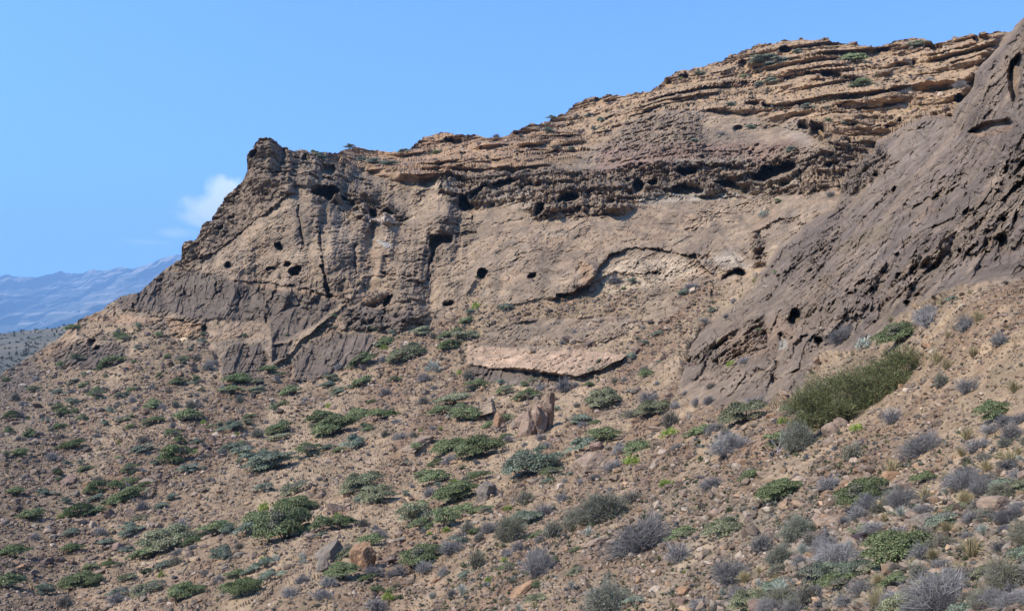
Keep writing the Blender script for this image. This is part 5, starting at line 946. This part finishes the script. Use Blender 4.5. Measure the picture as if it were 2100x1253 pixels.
pc = np.array(list(ROCKC.values()))[rng.choice(6, n, p=[.38, .14, .17, .13, .09, .09])]; pc = (.6 * pc + .4 * cs) * (1 + rng.normal(0, .27, (n, 1))) * np.array([.97, 1.0, 1.04])
F = (bF[None] + (np.arange(n) * 12)[:, None, None]).reshape(-1, 3); me = mesh_np('rubble', V.reshape(-1, 3), F)
vcol(me, np.repeat(np.concatenate([pc.clip(.04, .7), np.zeros((n, 1))], 1), 12, 0)); rb = link('rubble', me, None, [M_stone]); tag(rb, 'loose angular tan and brown stones covering the slope', 'rubble', kind='stuff')
# small scattered growth: one mass
def tufts(name, u, v, P_, spx, colf, label, cat, blades=12):
    n = len(P_); sz = (spx * P_[:, 1] / FPX)[:, None]; R = rng
    k = np.repeat(np.arange(n), blades); m = len(k); a = R.uniform(0, 6.28, m); el = R.uniform(.1, 1.45, m)
    d_ = np.stack([np.cos(a) * np.cos(el), np.sin(a) * np.cos(el), np.sin(el)], 1); s_ = sz[k]; c = P_[k] + d_ * s_ * .26 * R.uniform(.5, 1.3, (m, 1)); c[:, 2] += s_[:, 0] * .06
    s2 = unit(np.cross(d_, R.normal(size=(m, 3)))); V, F = quads(c, s2 * s_ * .085 * R.uniform(.5, 1.3, (m, 1)), d_ * s_ * .16); cc = colf[k] * (1 + R.normal(0, .2, (m, 1)))
    me = mesh_np(name, V, F); vcol(me, np.repeat(np.concatenate([cc.clip(.02, .7), np.ones((m, 1))], 1), 4, 0)); o = link(name, me, None, [M_leaf]); tag(o, label, cat, kind='stuff'); return o
NT = 13000
u = rng.uniform(-300, 2540, NT * 3); v = rng.uniform(560, 1495, NT * 3); P_, N_, s_, c_, ok = at_many(u, v); d_ = .28 + .9 * sm(-.1, .35, fbm(P_.astype(f32), 11, 4, 511)) + .8 * sm(900, 1400, u) * sm(900, 1100, v)
keep = ok & (rng.uniform(size=NT * 3) < d_ * s_); ut = rng.uniform(640, 2060, 6000); vt = rng.uniform(80, 400, 6000); P2, N2, s2, c2_, ok2 = at_many(ut, vt); cidx = np.interp(ut, cols, np.arange(nc)).astype(int)
tw = region(TOP, 8, ut.astype(f32), vt.astype(f32)) * (1 - region(SPUR, 4, ut.astype(f32), vt.astype(f32))); ok2 &= (vt > ridge_y[cidx] + 2) & (rng.uniform(size=6000) < tw * sm(-.1, .25, fbm(P2.astype(f32), 12, 3, 512)))
us = rng.uniform(80, 1560, 1600); vs = rng.uniform(560, 700, 1600); P3, N3, s3, c3, ok3 = at_many(us, vs); ok3 &= (s3 > .1) | (rng.uniform(size=1600) < .06)
P_ = np.concatenate([P_[keep][:NT], P2[ok2], P3[ok3]]); u = np.concatenate([u[keep][:NT], ut[ok2], us[ok3]]); v = np.concatenate([v[keep][:NT], vt[ok2], vs[ok3]]); n = len(P_)
pal = np.array([(.10, .11, .05), (.12, .125, .08), (.20, .19, .185), (.20, .17, .10), (.14, .17, .045), (.14, .125, .095)])
pk = rng.choice(6, n, p=[.22, .24, .24, .12, .05, .13]); tufts('low_growth', u, v, P_, np.clip(rng.lognormal(1.85, .38, n), 3, 15), pal[pk], 'low tufts of dry grass and herbs between the stones', 'ground cover', 14)
# near slope: dry grass and sage in the bottom right
NT = 15000; u = rng.uniform(560, 2540, NT); v = rng.uniform(880, 1498, NT); P_, N_, s_, c_, ok = at_many(u, v); keep = ok & (s_ > .5) & (rng.uniform(size=NT) < sm(700, 1350, u + (v - 1100) * 1.5) * sm(-.3, .3, fbm(P_.astype(f32), 5, 3, 513)))
P_ = P_[keep]; pal2 = np.array([(.24, .21, .12), (.16, .165, .12), (.21, .20, .185), (.12, .135, .07)]); tufts('dry_grass', u, v, P_, np.clip(rng.lognormal(2.4, .35, len(P_)), 6, 26), pal2[rng.choice(4, len(P_))], 'dry grass and grey herbs thick on the near slope', 'dry grass', 26)
# scrub on the hill across the valley
ns = 4200; hu = rng.uniform(-500, 240, ns); hv = rng.uniform(.0, 1, ns)
hd = hl.data; nv_ = 330 * 200; co = np.empty(len(hd.vertices) * 3, f32); hd.vertices.foreach_get('co', co); co = co.reshape(-1, 3)[:nv_]; co = co[rng.integers(0, nv_, ns * 2)]
co = co[fbm(co, 80, 3, 521) > -.35]; n = len(co); tufts('scrub', None, None, co, rng.uniform(5, 12, n) * np.minimum(1, 560 / co[:, 1] + .35), np.tile(np.array([.055, .062, .042]), (n, 1)), 'grey-green scrub dotting the hill across the valley', 'scrub', 14)

# ------------------------------------------------------------------ air
hz_v = [(-32000, -11000, -431), (32000, -11000, -431), (32000, 27500, -431), (-32000, 27500, -431)]; top_z = 3600.0
V = [list(p) for p in hz_v] + [[p[0], p[1], top_z] for p in hz_v]; F = [(0, 3, 2, 1), (4, 5, 6, 7), (0, 1, 5, 4), (1, 2, 6, 5), (2, 3, 7, 6), (3, 0, 4, 7)]
me = mesh_np('haze', V, F); hm = bpy.data.materials.new('haze'); hm.use_nodes = True; ht = hm.node_tree
for nd in list(ht.nodes):
    if nd.type != 'OUTPUT_MATERIAL': ht.nodes.remove(nd)
pv = ht.nodes.new('ShaderNodeVolumePrincipled'); pv.inputs['Color'].default_value = (.36, .64, 1.0, 1); pv.inputs['Density'].default_value = 5.6e-5; pv.inputs['Anisotropy'].default_value = 0.0
ht.links.new(pv.outputs[0], [nd for nd in ht.nodes if nd.type == 'OUTPUT_MATERIAL'][0].inputs['Volume'])
hz_o = link('haze', me, None, [hm]); tag(hz_o, 'thin blue air between the slope and the far mountains', 'haze', kind='stuff')
